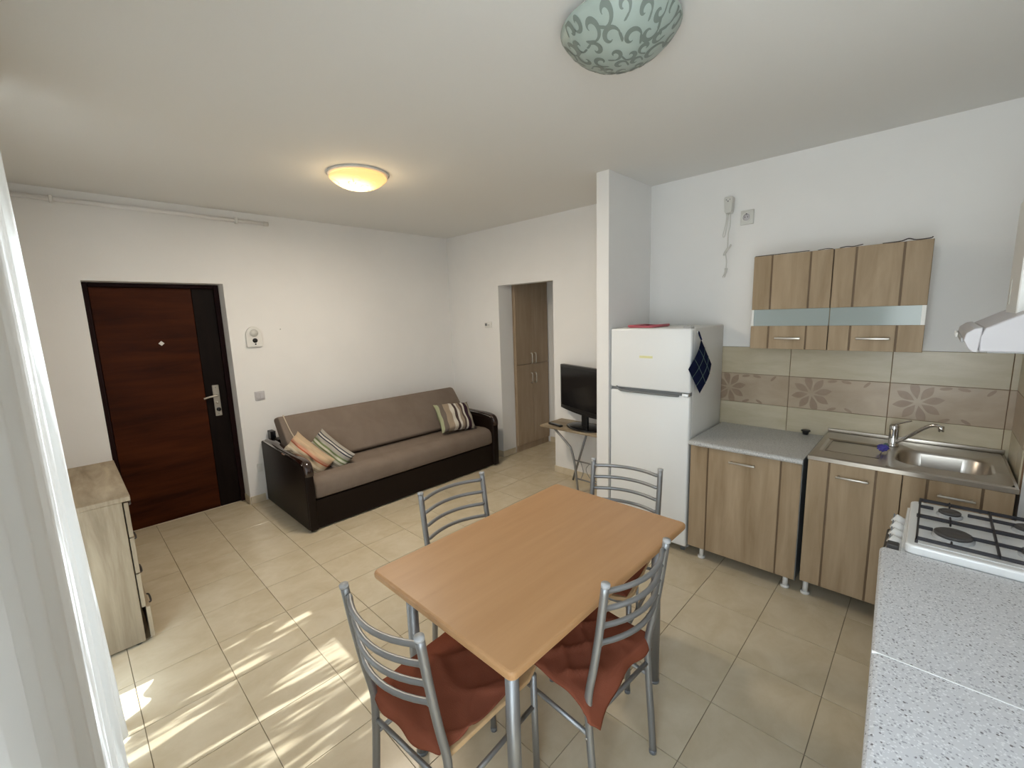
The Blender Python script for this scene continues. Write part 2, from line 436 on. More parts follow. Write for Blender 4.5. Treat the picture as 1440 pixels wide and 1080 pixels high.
# baseboards (tile skirting)
def skirt(name, segs):
    mb = MB()
    for lo, hi in segs: mb.box(lo, hi, .002)
    return struct(name, mb, SKIRT)
skirt('baseboard_left', [((XA+.0005, 1.004, .0005), (XA+.009, 1.128, .07)), ((-1.32, .993, .0005), (XA+.009, 1.0015, .07)), ((XA+.0005, YW+.002, .0005), (XA+.009, .133, .07))])
skirt('baseboard_back', [((.455, YB-.009, .0005), (1.442, YB-.0005, .07)), ((.451, YB-.009, .0005), (.4595, YB+.12, .07)), ((XA+.01, YB-.009, .0005), (-.305, YB-.0005, .07)), ((-.3095, YB-.009, .0005), (-.301, YB+.2, .07))])
skirt('baseboard_partition', [((1.442, 2.676, .0005), (1.545, 2.6845, .07)), ((1.4345, 2.676, .0005), (1.4435, YB-.01, .07))])

# backsplash tiles on the kitchen wall
rows = ((.775, .973, CREAM), (.9755, 1.1785, DECO), (1.181, 1.366, CREAM))
cols = ((2.05, 2.5435), (2.5465, 3.0505), (3.0535, 3.514))
struct('trim_backsplash', MB().box((2.048, YK-.006, .770), (3.553, YK-.0002, 1.367)).box((3.547, 2.862, .770), (3.5528, YK-.006, 1.367)), WGROUT, wall_k)
def petals(x, z, wd, hh, lo, hi):
    mb = MB()
    for k in range(8):
        a = 2*pi*k/8+.22
        L_ = .5*(wd if abs(cos(a)) > .5 else hh*1.25)
        pts = []
        for q in range(13):
            t = q/12; w = .0205*sin(pi*t**1.12)
            pts.append((t, w))
        poly = [(t*(L_-.012)+.018, w) for t, w in pts] + [(t*(L_-.012)+.018, -w) for t, w in reversed(pts[1:-1])]
        pp = []
        for u, w in poly:
            px = x+u*cos(a)-w*sin(a); pz = z+u*sin(a)+w*cos(a)
            pp.append((min(max(px, lo[0]), hi[0]), min(max(pz, lo[1]), hi[1])))
        mb.prism(pp, YK-.0126-.0003*(k % 2), YK-.0118, axis=1)
    for sx, sz, sc, an in ((.23, hi[1]-.012, 1., 3.3), (.30, hi[1]-.012, 1.0, -.2), (.235, lo[1]+.01, 1., .4), (.32, lo[1]+.012, .9, 2.6), (.40, hi[1]-.02, .9, 4)):
        cx = lo[0]+sx; 
        if cx+.04 > hi[0]: continue
        pp = []
        for q in range(10):
            b = 2*pi*q/10
            u = .026*sc*cos(b); w = .009*sc*sin(b)
            pp.append((cx+u*cos(an)-w*sin(an), min(max(sz+u*sin(an)+w*cos(an), lo[1]), hi[1])))
        mb.prism(pp, YK-.0128, YK-.0118, axis=1)
    return mb
for (z0, z1, mm) in rows:
    for k, (x0, x1) in enumerate(cols):
        o = part('tile', MB().box((x0, YK-.012, z0), (x1, YK-.0055, z1), .001), mm, wall_k)
        if mm is DECO:
            part('flower_print', petals(x0+.125, (z0+z1)/2, .21, z1-z0, (x0+.002, z0+.002), (x1-.002, z1-.002)), PETAL, o)
    part('tile', MB().box((3.517, YK-.012, z0), (3.546, YK-.0055, z1), .001), mm, wall_k)
    part('tile', MB().box((3.541, 3.005, z0), (3.5475, YK-.012, z1), .001), mm, pier)
    part('tile', MB().box((3.541, 2.865, z0), (3.5475, 3.002, z1), .001), mm, pier)

# ceiling pipe on the left wall
pp = thing('conduit_pipe', 'thin white capped pipe running under the ceiling above the entrance door', 'pipe', (XA, .6, 2.51))
part('pipe', MB().cyl((XA+.024, YW+.002, 2.512), (XA+.024, 1.38, 2.506), .015), WALL, pp)
part('end_cap', MB().cyl((XA+.024, 1.37, 2.506), (XA+.024, 1.405, 2.506), .0185), WPLAST, pp)
part('clip', MB().box((XA+.0005, 1.145, 2.482), (XA+.043, 1.165, 2.53), .004), WPLAST, pp)
part('clip', MB().box((XA+.0005, .05, 2.484), (XA+.043, .07, 2.534), .004), WPLAST, pp)

# ------------------------------------------------------------------ entrance door
d = struct('door_1', MB().box((-1.40, .137, .002), (-1.325, .172, 1.975), .004).box((-1.40, .962, .002), (-1.325, 1.0, 1.975), .004).box((-1.40, .172, 1.945), (-1.325, .962, 1.975), .004), MAHOG)
leaf = part('door_leaf', MB().box((-1.385, .174, .006), (-1.335, .80, 1.943), .002), CHERRY, d)
part('dark_panel', MB().box((-1.385, .802, .006), (-1.3345, .96, 1.943), .002), WENGE, d, 'dark wenge strip on the lock side')
part('peephole', MB().box((-.014, -.006, -.014), (.014, .006, .014), .002, M=Matrix.Translation((-1.333, .553, 1.50)) @ Matrix.Rotation(R(90), 4, 'Z') @ Matrix.Rotation(R(45), 4, 'Y')), WPLAST, d, 'small white diamond peephole plate')
plate = part('lock_plate', MB().box((-1.3345, .855, .835), (-1.326, .905, 1.112), .003), NICKEL, d)
part('door_handle', MB().tube(smoothpath([(-1.326, .880, 1.020), (-1.285, .880, 1.022), (-1.275, .865, 1.022), (-1.275, .82, 1.018), (-1.278, .775, 1.008)]), .008), NICKEL, plate)
part('thumb_turn', MB().cyl((-1.326, .882, .895), (-1.312, .882, .895), .017).box((-1.313, .877, .878), (-1.30, .887, .912), .002), BLACKP, plate)
part('key_rosette', MB().cyl((-1.326, .880, .955), (-1.322, .880, .955), .010), NICKEL, plate)
for z in (.857, 1.09): part('screw', MB().cyl((-1.326, .880, z), (-1.3245, .880, z), .004), GREYP, plate)

# intercom, switch
ic = thing('intercom', 'white arched intercom panel on the wall beside the entrance door', 'intercom', (XA, 1.185, 1.43))
arch = [(1.128, 1.432), (1.243, 1.432), (1.249, 1.44)] + [(1.1855+.0635*cos(R(a)), 1.535+.075*sin(R(a))) for a in range(0, 181, 12)] + [(1.122, 1.44)]
part('housing', MB().prism(arch, XA+.0005, XA+.028, axis=0, bev=.003), WPLAST, ic)
part('button', MB().cyl((XA+.0275, 1.186, 1.553), (XA+.031, 1.186, 1.553), .034, 20), IVORY, ic)
part('lens', MB().cyl((XA+.0275, 1.188, 1.487), (XA+.033, 1.188, 1.487), .020, 18), BLACKP, ic)
part('microphone', MB().cyl((XA+.0275, 1.19, 1.455), (XA+.030, 1.19, 1.455), .007, 10), BLACKP, ic)
sw = thing('light_switch', 'pearl grey double light switch beneath the intercom', 'switch', (XA, 1.18, .94))
part('frame', MB().box((XA+.0005, 1.138, .945), (XA+.009, 1.220, 1.027), .003, 2), SWITCH, sw)
for y in (1.15, 1.181): part('rocker', MB().box((XA+.0085, y, .958), (XA+.013, y+.028, 1.014), .002), SWITCH, sw)
solo('wall_nail', MB().cyl((XA+.0003, 1.416, 1.577), (XA+.012, 1.416, 1.578), .003, 8), GREYP, 'tiny dark nail in the bare wall above the sofa', 'nail')
ot = thing('wall_socket', 'white low socket half hidden between the door and the sofa arm', 'socket', (XA, 1.10, .30))
part('plate', MB().box((XA+.0005, 1.085, .285), (XA+.008, 1.13, .36), .002), WPLAST, ot)
part('button', MB().box((XA+.0075, 1.097, .305), (XA+.010, 1.12, .34), .001), WPLAST, ot)

# thermostat by the hall opening
th = thing('thermostat', 'small white thermostat left of the hall opening', 'thermostat', (-.475, YB, 1.52))
part('housing', MB().box((-.53, YB-.022, 1.505), (-.425, YB-.0005, 1.573), .005, 2), WPLAST, th)
part('display', MB().box((-.523, YB-.0235, 1.527), (-.488, YB-.0215, 1.557), .001), GREYP, th)
part('dial', MB().cyl((-.455, YB-.027, 1.54), (-.455, YB-.021, 1.54), .014), WPLAST, th)

# ------------------------------------------------------------------ chest of drawers
ch = thing('chest_of_drawers', 'pale oak chest of drawers in front of the entrance door wall', 'dresser', (-.07, -.07, 0))
part('body', MB().box((-.50, -.243, .012), (.37, .078, .778), .002), CHEST, ch)
part('top', MB().box((-.505, -.245, .778), (.375, .112, .802), .002), CHEST, ch)
for k, (z0, z1) in enumerate(((.585, .770), (.388, .578), (.195, .381), (.015, .188))):
    yo = .016 if k == 3 else 0
    dr = part('drawer', MB().box((-.495, .083+yo, z0), (.365, .101+yo, z1), .0015), CHEST, ch)
    for x in (-.28, .15):
        part('handle', MB().tube(smoothpath([(x-.05, .101+yo, (z0+z1)/2+.03), (x-.045, .116+yo, (z0+z1)/2+.03), (x+.045, .116+yo, (z0+z1)/2+.03), (x+.05, .101+yo, (z0+z1)/2+.03)], 4), .0045), BURN, dr)
for x in (-.48, .345):
    for y in (-.22, .05): part('foot', MB().cyl((x, y, .0005), (x, y, .012), .015), BLACKP, ch)

# ------------------------------------------------------------------ sofa bed
sf = thing('sofa_bed', 'taupe fabric sofa bed with dark leatherette arms along the left wall', 'sofa', (-.67, 2.16, 0))
for y0, y1 in ((1.137, 1.205), (3.125, 3.20)):
    prof = [(-1.155, .012), (-.185, .012), (-.172, .03), (-.172, .49), (-.185, .53), (-.225, .548), (-.6, .556), (-1.155, .575)]
    a = part('arm', MB().prism(prof, y0, y1, axis=1, bev=.012, seg=3, smooth=True), LEATH, sf)
    yc = (y0+y1)/2
    part('armrest', MB().tube(smoothpath([(-1.06, yc, .588), (-.9, yc, .592), (-.72, yc, .578), (-.5, yc, .572), (-.3, yc, .572), (-.2, yc, .555), (-.165, yc, .51), (-.162, yc, .46)]), .034, 14, flat=.55), GLOSSW, a, 'glossy dark wooden armrest')
    part('front_strip', MB().box((-.176, y0+.004, .014), (-.160, y1-.004, .475), .006, 2), LEATH, a)
    part('highlight_tube', MB().tube(smoothpath([(-1.10, yc-.028, .583), (-.75, yc-.03, .575), (-.35, yc-.03, .567), (-.2, yc-.03, .548)]), .006, 8), CHROME, a, 'chrome tube standing in for the highlight along the armrest')  # armrest highlight built in as an added chrome tube
part('base_panel', MB().box((-1.12, 1.206, .012), (-.185, 3.124, .245), .004), LEATH, sf)
seat = [(-1.0, .25), (-.19, .25), (-.172, .275), (-.172, .34), (-.182, .385), (-.215, .415), (-.28, .428), (-.55, .418), (-1.0, .41)]
part('seat_cushion', MB().prism(seat, 1.21, 3.12, axis=1, bev=.018, seg=3, smooth=True), TAUPE, sf)
back = [(-.62, .425), (-.565, .43), (-.545, .46), (-.80, .785), (-.83, .815), (-.87, .822), (-.95, .80), (-.97, .775), (-.74, .44)]
part('backrest', MB().prism(back, 1.205, 3.13, axis=1, bev=.016, seg=3, smooth=True), TAUPE, sf)
part('piping', MB().tube(smoothpath([(-.88, 1.262, .826), (-.80, 1.25, .795), (-.73, 1.262, .70), (-.66, 1.285, .61), (-.58, 1.30, .50)]), .0045, 8), CORD, sf, 'cream cord near the left end of the backrest')
part('bracket', MB().box((-1.155, 1.20, .576), (-1.07, 1.245, .66), .004), BLACKP, sf)
part('bracket', MB().box((-1.06, 1.22, .245), (-.95, 3.10, .60), .004), LEATH, sf)

def cushion(name, w, h, t, m, label, pos, rot):
    mb = MB()
    def f(sgn):
        def g(u, v):
            a = 2*u-1; b = 2*v-1
            e = (max(0, 1-a**4)*max(0, 1-b**4))**.45
            pinch = 1-.10*(1-abs(a)**2)*abs(b)**6
            pinch2 = 1-.10*(1-abs(b)**2)*abs(a)**6
            wob = .006*sin(9*a+5*b)+.006*sin(7*b-3*a)+.004*sin(15*a-8*b)
            return Vector((a*w/2*pinch2, b*h/2*pinch, sgn*(e*t/2+.0012)+wob*e))
        return g
    mb.grid(18, 18, f(1)); mb.grid(18, 18, f(-1))
    bmesh.ops.remove_doubles(mb.bm, verts=mb.bm.verts, dist=.0003)
    bmesh.ops.recalc_face_normals(mb.bm, faces=mb.bm.faces)
    o = solo(name, mb, m, label, 'cushion', 'striped cushions on the sofa')
    o.matrix_world = Matrix.Translation(pos) @ rot
    return o
def basis(x, y):
    x = Vector(x).normalized(); z = x.cross(Vector(y)).normalized(); y = z.cross(x)
    M = Matrix.Identity(4)
    for i in range(3): M[i][0], M[i][1], M[i][2] = x[i], y[i], z[i]
    return M
cushion('cushion', .23, .45, .14, CUSH_A, 'peach and cream striped cushion leaning on the left sofa arm', (-.475, 1.285, .525), basis((.2, .60, .75), (-.78, -.22, .56)))
cushion('cushion', .24, .44, .14, CUSH_B, 'grey and dark striped cushion second from the left sofa arm', (-.485, 1.475, .510), basis((.2, .62, .75), (-.84, -.17, .50)))
cushion('cushion', .42, .34, .13, CUSH_C, 'brown and white striped cushion at the far right end of the sofa', (-.44, 2.83, .575), basis((.16, .97, -.06), (-.62, .10, .78)))

# ------------------------------------------------------------------ hall wardrobe
wd = thing('wardrobe', 'oak hall wardrobe seen through the opening', 'wardrobe', (-.45, 3.95, 0))
part('carcass', MB().box((-.615, 3.645, .0005), (-.30, 4.236, 2.36), .002), WARD, wd)
part('plinth', MB().box((-.3005, 3.65, .0005), (-.296, 4.23, .075), .001), WARD, wd)
for z0, z1, hz in ((.08, 1.052, .88), (1.058, 2.34, 1.12)):
    for y0, y1, hy in ((3.648, 3.938, 3.905), (3.942, 4.232, 3.975)):
        dd = part('door', MB().box((-.2995, y0, z0), (-.280, y1, z1), .002), WARD, wd)
        part('handle', MB().tube(smoothpath([(-.280, hy, hz-.06), (-.258, hy, hz-.05), (-.258, hy, hz+.05), (-.280, hy, hz+.06)], 4), .007), NICKEL, dd)

# ------------------------------------------------------------------ TV, table, remote
tt = thing('tv_table', 'small wooden topped folding table with grey metal legs under the television', 'table', (.98, 3.2, 0))
part('table_top', MB().box((.565, 3.055, .578), (1.41, 3.395, .597), .004, 2), CHEST, tt)
for y in (3.10, 3.34):
    part('leg', MB().tube(smoothpath([(.70 if y < 3.2 else .88, y, .578), (.86, y, .45), (.90, y, .40), (.94, y, .25), (.97, y, .003)]) if y < 3.2 else [(.93, y, .578), (.74, y, .003)], .011, 10), STEEL, tt)
    part('leg', MB().tube([(1.32, y, .578), (1.20, y, .003)] if y < 3.2 else [(1.14, y, .578), (1.34, y, .003)], .011, 10), STEEL, tt)
part('crossbar', MB().cyl((.93, 3.10, .31), (1.235, 3.10, .31), .007, 8), STEEL, tt)
part('crossbar', MB().cyl((.955, 3.10, .14), (1.22, 3.10, .14), .007, 8), STEEL, tt)
part('wire_scroll', MB().tube(smoothpath([(1.00, 3.10, .31), (1.03, 3.10, .22), (1.0, 3.10, .14)]), .003, 6).tube(smoothpath([(1.10, 3.10, .31), (1.06, 3.10, .25), (1.10, 3.10, .18), (1.16, 3.10, .16)]), .003, 6).tube(smoothpath([(1.20, 3.10, .31), (1.13, 3.10, .27), (1.12, 3.10, .2), (1.20, 3.10, .14)]), .003, 6), STEEL, tt)
tv = thing('television', 'black flat screen television on the small table beside the partition wall', 'television', (0, 0, 0))
part('screen_frame', MB().box((-.37, -.02, .13), (.37, .03, .56), .008, 2), BLACKP, tv)
part('screen', MB().box((-.345, -.0225, .165), (.345, -.0195, .535), .001), SCREEN, tv)
part('chin', MB().prism([(-.37, .135)]+[(x/10*.37, .135-.020*(1-(x/10)**2)) for x in range(-9, 10)]+[(.37, .135)], -.02, .02, axis=1), BLACKP, tv)
part('neck', MB().box((-.04, -.005, .015), (.04, .025, .14), .004), BLACKP, tv)
part('stand', MB().lathe([(0, 0), (.13, 0), (.14, .006), (.12, .014), (0, .018)], (0, 0, 0)), SCREEN, tv)
for v in tv.children[-1].data.vertices: v.co.x *= 1.5
tv.location = (.965, 3.215, .5975); tv.rotation_euler = (0, 0, R(-20))
rm = thing('remote_control', 'black remote control lying on the small table left of the television', 'remote', (.70, 3.12, .5975))
rm_b = part('body', MB().box((.62, 3.10, .5980), (.79, 3.14, .615), .006, 2, M=Matrix.Translation((.70, 3.12, 0)) @ Matrix.Rotation(R(-12), 4, 'Z') @ Matrix.Translation((-.70, -3.12, 0))), BLACKP, rm)
part('keypad', MB().box((.65, 3.107, .6145), (.77, 3.133, .616), .001, 1, M=Matrix.Translation((.70, 3.12, 0)) @ Matrix.Rotation(R(-12), 4, 'Z') @ Matrix.Translation((-.70, -3.12, 0))), GREYP, rm)
solo('power_cable', MB().tube(smoothpath([(1.00, 3.408, .60), (1.0, 3.408, .50), (1.01, 3.405, .35), (1.06, 3.40, .22), (1.12, 3.40, .17), (1.19, 3.40, .16), (1.22, 3.40, .30)]), .0035, 8), BLACKP, 'thin black cable hanging behind the small television table', 'cable')

# ------------------------------------------------------------------ fridge
fr = thing('fridge', 'white two door fridge freezer between partition wall and worktop', 'fridge', (1.84, 2.98, 0))
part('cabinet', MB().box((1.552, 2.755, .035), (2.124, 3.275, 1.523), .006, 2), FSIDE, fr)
fz = part('freezer_door', MB().box((1.550, 2.70, 1.108), (2.126, 2.752, 1.521), .012, 3), FRIDGEM, fr)
part('badge', MB().box((1.775, 2.6985, 1.322), (1.87, 2.7005, 1.338), .0006), PALEY, fz, 'small pale yellow maker badge')
ld = part('fridge_door', MB().box((1.550, 2.70, .06), (2.126, 2.752, 1.088), .012, 3), FRIDGEM, fr)
part('gasket', MB().box((1.556, 2.712, 1.086), (2.120, 2.754, 1.110), .002), GREYP, fr, 'grey gap between the two doors')
part('handle_recess', MB().tube(smoothpath([(1.60, 2.702, 1.112), (1.625, 2.694, 1.094), (1.66, 2.692, 1.088), (1.85, 2.692, 1.086), (2.03, 2.694, 1.086), (2.05, 2.702, 1.088)]), .009, 10, flat=.8), GREYP, fr, 'grey moulded handle lip')
part('hinge', MB().box((2.07, 2.705, 1.521), (2.118, 2.76, 1.535), .003), CAPM, fr)
part('hinge', MB().box((2.075, 2.693, 1.087), (2.122, 2.715, 1.107), .003), CHROME, fr)
for x in (1.60, 2.08):
    for y in (2.78, 3.22): part('foot', MB().cyl((x, y, .0005), (x, y, .04), .018), GREYP, fr)
part('base_strip', MB().box((1.556, 2.745, .036), (2.12, 2.76, .06), .002), CAPM, fr)
pk = thing('pink_tray', 'flat pink plastic tray lying on top of the fridge', 'tray', (1.78, 2.90, 1.5235))
part('base', MB().box((1.66, 2.76, 1.5240), (1.84, 3.0, 1.532), .003), PINK, pk)
part('rim', MB().tube([(1.66, 2.76, 1.535), (1.84, 2.76, 1.535), (1.84, 3.0, 1.535), (1.66, 3.0, 1.535)], .008, 8, closed=True), PINK, pk)

# pot holder
ph = thing('pot_holder', 'navy checked pot holder hanging from the fridge side', 'pot holder', (2.15, 2.79, 1.29))
def phf(sgn):
    def g(u, v):
        a = 2*u-1; b = 2*v-1
        y = 2.79 + (a-b)*.085; z = 1.275 + (a+b)*.088*1.0
        x = 2.146 + .012*sin(a*2+1.2)*.8 + .010*(1-b)*.5 + sgn*.006*max(0, (1-a**4)*(1-b**4))
        x += .002*sgn*abs(sin(3*pi*u)*sin(3*pi*v))
        return Vector((x+.004, y, z))
    return g
mb = MB().grid(16, 16, phf(1)); mb.grid(16, 16, phf(-1)); bmesh.ops.recalc_face_normals(mb.bm, faces=mb.bm.faces)
pq = part('quilt', mb, NAVY, ph)
g1 = phf(1)
mb = MB()
for k in (1/3, 2/3):
    mb.tube([g1(k, q/12)+Vector((.0015, 0, 0)) for q in range(13)], .0015, 6); mb.tube([g1(q/12, k)+Vector((.0015, 0, 0)) for q in range(13)], .0015, 6)
part('stitching', mb, GREEN, pq, 'pale green crossed stitching lines')
part('loop', MB().tube(smoothpath([(2.152, 2.79, 1.445), (2.140, 2.784, 1.475), (2.134, 2.79, 1.497), (2.140, 2.796, 1.475), (2.153, 2.791, 1.445)]), .004, 8), NAVY, ph)
part('hook', MB().cyl((2.1245, 2.79, 1.494), (2.136, 2.79, 1.492), .006, 10), WPLAST, ph)

# ------------------------------------------------------------------ kitchen units
def handle(x0, x1, y, z, parent, axis=0):
    mb = MB()
    mb.box((x0, y-.030, z-.006), (x1, y-.020, z+.006), .003, 2)
    for x in (x0+.012, x1-.012): mb.cyl((x, y-.022, z), (x, y+.0005, z), .005, 8)
    return part('handle', mb, NICKEL, parent)
def plank_door(x0, x1, z0, z1, y, cuts, parent, bands=None):
    """a door leaf: dark backing with proud vertical panels"""
    dd = part('door', MB().box((x0, y+.004, z0), (x1, y+.018, z1)) if not bands else
              MB().box((x0, y+.004, bands[0][0]), (x1, y+.018, bands[0][1])).box((x0, y+.004, bands[1][0]), (x1, y+.018, bands[1][1])), OAKD, parent)
    for b0, b1 in (bands or [(z0, z1)]):
        xs = [x0]+cuts+[x1]
        for a, b in zip(xs, xs[1:]):
            part('panel', MB().box((a+(.0045 if a != x0 else .0008), y, b0), (b-(.0045 if b != x1 else .0008), y+.0045, b1), .0015), OAK, dd)
    return dd
def legs(parent, xs, ys, h=.085):
    for x in xs:
        for y in ys:
            part('leg', MB().cyl((x, y, .012), (x, y, h), .014, 12).cyl((x, y, .0005), (x, y, .013), .023, 14), WPLAST, parent)

bc = thing('base_cabinet', 'oak base cabinet with one wide door beside the fridge', 'cabinet', (2.45, 3.0, 0))
part('carcass', MB().box((2.142, 2.72, .084), (2.752, 3.26, .780)), OAK, bc)
dd = plank_door(2.142, 2.752, .088, .778, 2.70, [2.252, 2.652], bc)
handle(2.38, 2.525, 2.70, .718, dd)
legs(bc, (2.215, 2.70), (2.755, 3.2))
part('edge_strip', MB().box((2.7525, 2.70, .086), (2.7555, 3.26, .780)), GREYP, bc)
wt = thing('worktop', 'grey speckled worktop on the oak base cabinet next to the fridge', 'worktop', (2.45, 3.0, .78))
part('slab', MB().prism([(2.685, .7815), (2.675, .786), (2.672, .795), (2.676, .806), (2.687, .8115), (3.286, .8115), (3.286, .7815)], 2.137, 2.757, axis=0), CTOP, wt)
part('edge_strip', MB().prism([(2.685, .7815), (2.675, .786), (2.672, .795), (2.676, .806), (2.687, .8115), (3.286, .8115), (3.286, .7815)], 2.7575, 2.760, axis=0), GREYP, wt, 'dark end strip of the worktop')

sc_ = thing('sink_cabinet', 'oak two door sink cabinet under the steel sink', 'cabinet', (3.15, 3.0, 0))
cm = MB().box((2.778, 2.715, .095), (2.794, 3.26, .818)).box((3.506, 2.715, .095), (3.522, 3.26, .818)).box((2.794, 2.715, .095), (3.506, 3.26, .111)).box((2.794, 3.25, .111), (3.506, 3.26, .818))
part('carcass', cm, OAK, sc_)
d1 = plank_door(2.778, 3.1605, .105, .817, 2.695, [2.873, 3.064], sc_)
d2 = plank_door(3.1635, 3.522, .105, .817, 2.695, [3.250, 3.428], sc_)
handle(2.905, 3.04, 2.695, .752, d1); handle(3.286, 3.41, 2.695, .754, d2)
legs(sc_, (2.80, 3.49), (2.76, 3.2), .095)
# sink
sk = thing('sink', 'stainless steel sink with drainboard on the left and bowl on the right', 'sink', (3.15, 3.0, .82))
mb = MB()
bx0, bx1, by0, by1 = 3.115, 3.475, 2.80, 3.105
def ring(b, pts, z): return [b.verts.new((x, y, z)) for x, y in pts]
def sinktop():
    b = bmesh.new()
    X0, X1, Y0, Y1, Z = 2.775, 3.530, 2.690, 3.284, .845
    n = 8
    inner = rrect(bx0, by0, bx1, by1, .095, n)
    k = len(inner)
    cx, cy = (bx0+bx1)/2, (by0+by1)/2
    # rectangle ring that surrounds the bowl, one vertex per inner vertex
    x0r = 3.095
    def proj(p):
        dx, dy = p[0]-cx, p[1]-cy
        sx = ((X1-.012-cx) if dx > 0 else (cx-x0r))/max(1e-6, abs(dx)); sy = ((Y1-.012-cy) if dy > 0 else (cy-Y0-.012))/max(1e-6, abs(dy))
        s = min(sx, sy); return (cx+dx*s, cy+dy*s)
    O = ring(b, [proj(p) for p in inner], Z)
    prev = O
    levels = [(0, Z), (.006, Z-.003), (.012, Z-.012), (.022, Z-.08), (.035, Z-.125), (.07, Z-.140)]
    for ins, z in levels:
        sx = (bx1-bx0-2*ins)/(bx1-bx0); sy = (by1-by0-2*ins)/(by1-by0)
        cur = ring(b, [(cx+(x-cx)*sx, cy+(y-cy)*sy) for x, y in inner], z)
        for i in range(k): b.faces.new((prev[i], prev[(i+1) % k], cur[(i+1) % k], cur[i]))
        prev = cur
    b.faces.new(prev)
    for f in b.faces: f.smooth = True
    # left plate with recessed drainboard
    def quad(a): b.faces.new([b.verts.new(p) for p in a])
    d0, d1_, e0, e1 = 2.805, 3.085, 2.815, 3.11
    Zd = Z-.006
    L0 = X0+.012; yb0, yb1 = Y0+.012, Y1-.012
    oq = [(L0, yb0, Z), (x0r, yb0, Z), (x0r, yb1, Z), (L0, yb1, Z)]
    iq = [(d0, e0, Z), (d1_, e0, Z), (d1_, e1, Z), (d0, e1, Z)]
    jq = [(d0+.012, e0+.012, Zd), (d1_-.012, e0+.012, Zd), (d1_-.012, e1-.012, Zd), (d0+.012, e1-.012, Zd)]
    for i in range(4):
        j = (i+1) % 4
        quad([oq[i], oq[j], iq[j], iq[i]]); quad([iq[i], iq[j], jq[j], jq[i]])
    quad(jq)
    # outer lip and apron
    ot = [(L0, yb0), (X1-.012, yb0), (X1-.012, yb1), (L0, yb1)]; ol = [(X0, Y0), (X1, Y0), (X1, Y1), (X0, Y1)]
    for i in range(4):
        j = (i+1) % 4
        quad([(*ot[i], Z), (*ot[j], Z), (*ol[j], Z-.006), (*ol[i], Z-.006)])
        quad([(*ol[i], Z-.006), (*ol[j], Z-.006), (*ol[j], Z-.026), (*ol[i], Z-.026)])
    bmesh.ops.recalc_face_normals(b, faces=b.faces)
    return b
b = sinktop(); mb._merge(b, True)
sm = part('sink_top', mb, INOX, sk)
for p in sm.data.polygons: p.use_smooth = p.area < .004
part('upstand', MB().box((2.777, 3.274, .845), (3.528, 3.285, .868), .003, 2), INOX, sk)
part('drain_rib', MB().tube([(2.83, 2.84, .8405), (3.06, 2.84, .8405), (3.06, 3.085, .8405), (2.83, 3.085, .8405)], .003, 6, closed=True), INOX, sk)
part('drain', MB().lathe([(0, .003), (.03, .003), (.035, 0), (.035, -.004)], (3.295, 2.95, .706), 20), CHROME, sk)
# faucet
fc = thing('faucet', 'chrome mixer tap with a long spout behind the sink', 'faucet', (3.10, 3.20, .845))
fx, fy = 3.097, 3.13
part('body', MB().lathe([(0, .0005), (.026, .0005), (.026, .008), (.021, .014), (.021, .085), (.0225, .09), (.0225, .115), (.017, .124), (0, .127)], (fx, fy, .845), 20), CHROME, fc)
part('spout', MB().tube(smoothpath([(fx+.012, fy-.01, .872), (fx+.06, fy-.025, .915), (fx+.12, fy-.05, .978), (fx+.15, fy-.062, .998), (fx+.172, fy-.072, 1.001), (fx+.184, fy-.078, .992)]), .0088, 12), CHROME, fc)
part('spout_tip', MB().cyl((fx+.183, fy-.078, 1.003), (fx+.184, fy-.079, .975), .0115, 12), CHROME, fc)
part('lever', MB().tube(smoothpath([(fx, fy, .968), (fx+.02, fy+.02, .975), (fx+.065, fy+.055, .988)]), .007, 10, flat=.6), CHROME, fc)
ss = thing('scouring_pad', 'crumpled violet scouring pad on the sink beside the tap', 'sponge', (3.065, 2.97, .845))
bb = bmesh.new(); bmesh.ops.create_icosphere(bb, subdivisions=3, radius=.024)
for v in bb.verts:
    n = v.co.normalized(); v.co *= 1+.25*sin(n.x*9+n.y*4)*cos(n.z*8+n.y*7); v.co.z *= .75; v.co += Vector((3.066, 2.965, .8680))
mb = MB(); mb._merge(bb, False); part('pad', mb, VIOLET, ss)
part('bristle_tuft', MB().tube(smoothpath([(3.06, 2.985, .868), (3.075, 2.995, .885), (3.085, 2.985, .875)]), .006, 6), GREEN, ss)
# black cap
bk = thing('black_plug', 'small black round plug on the worktop by the wall', 'plug', (2.664, 3.255, .8117))
part('stem', MB().lathe([(0, .0003), (.014, .0003), (.018, .014), (.018, .022)], (2.664, 3.25, .8117), 18), BLACKP, bk)
part('flange', MB().lathe([(.018, .021), (.026, .023), (.026, .029), (.02, .031), (0, .029)], (2.664, 3.25, .8117), 18), BLACKP, bk)

# wall cabinet
wc = thing('wall_cabinet', 'oak wall cabinet with a frosted glass band above the sink', 'cabinet', (2.77, 3.15, 1.38))
part('carcass', MB().box((2.377, 3.02, 1.385), (2.393, YK-.001, 1.94)).box((3.156, 3.02, 1.385), (3.172, YK-.001, 1.94)).box((2.393, 3.02, 1.385), (3.156, YK-.001, 1.401))
     .box((2.393, 3.02, 1.924), (3.156, YK-.001, 1.94)).box((2.393, 3.285, 1.401), (3.156, YK-.001, 1.924)).box((2.766, 3.03, 1.401), (2.782, 3.285, 1.924)), OAK, wc)
wl = plank_door(2.375, 2.7745, 1.383, 1.943, 3.0, [2.475, 2.670], wc, [(1.383, 1.522), (1.622, 1.943)])
wr = plank_door(2.7785, 3.176, 1.383, 1.943, 3.0, [2.876, 3.070], wc, [(1.383, 1.522), (1.622, 1.943)])
part('glass_band', MB().box((2.389, 3.006, 1.515), (2.7745, 3.011, 1.629)), FROST, wl, 'frosted glass strip')
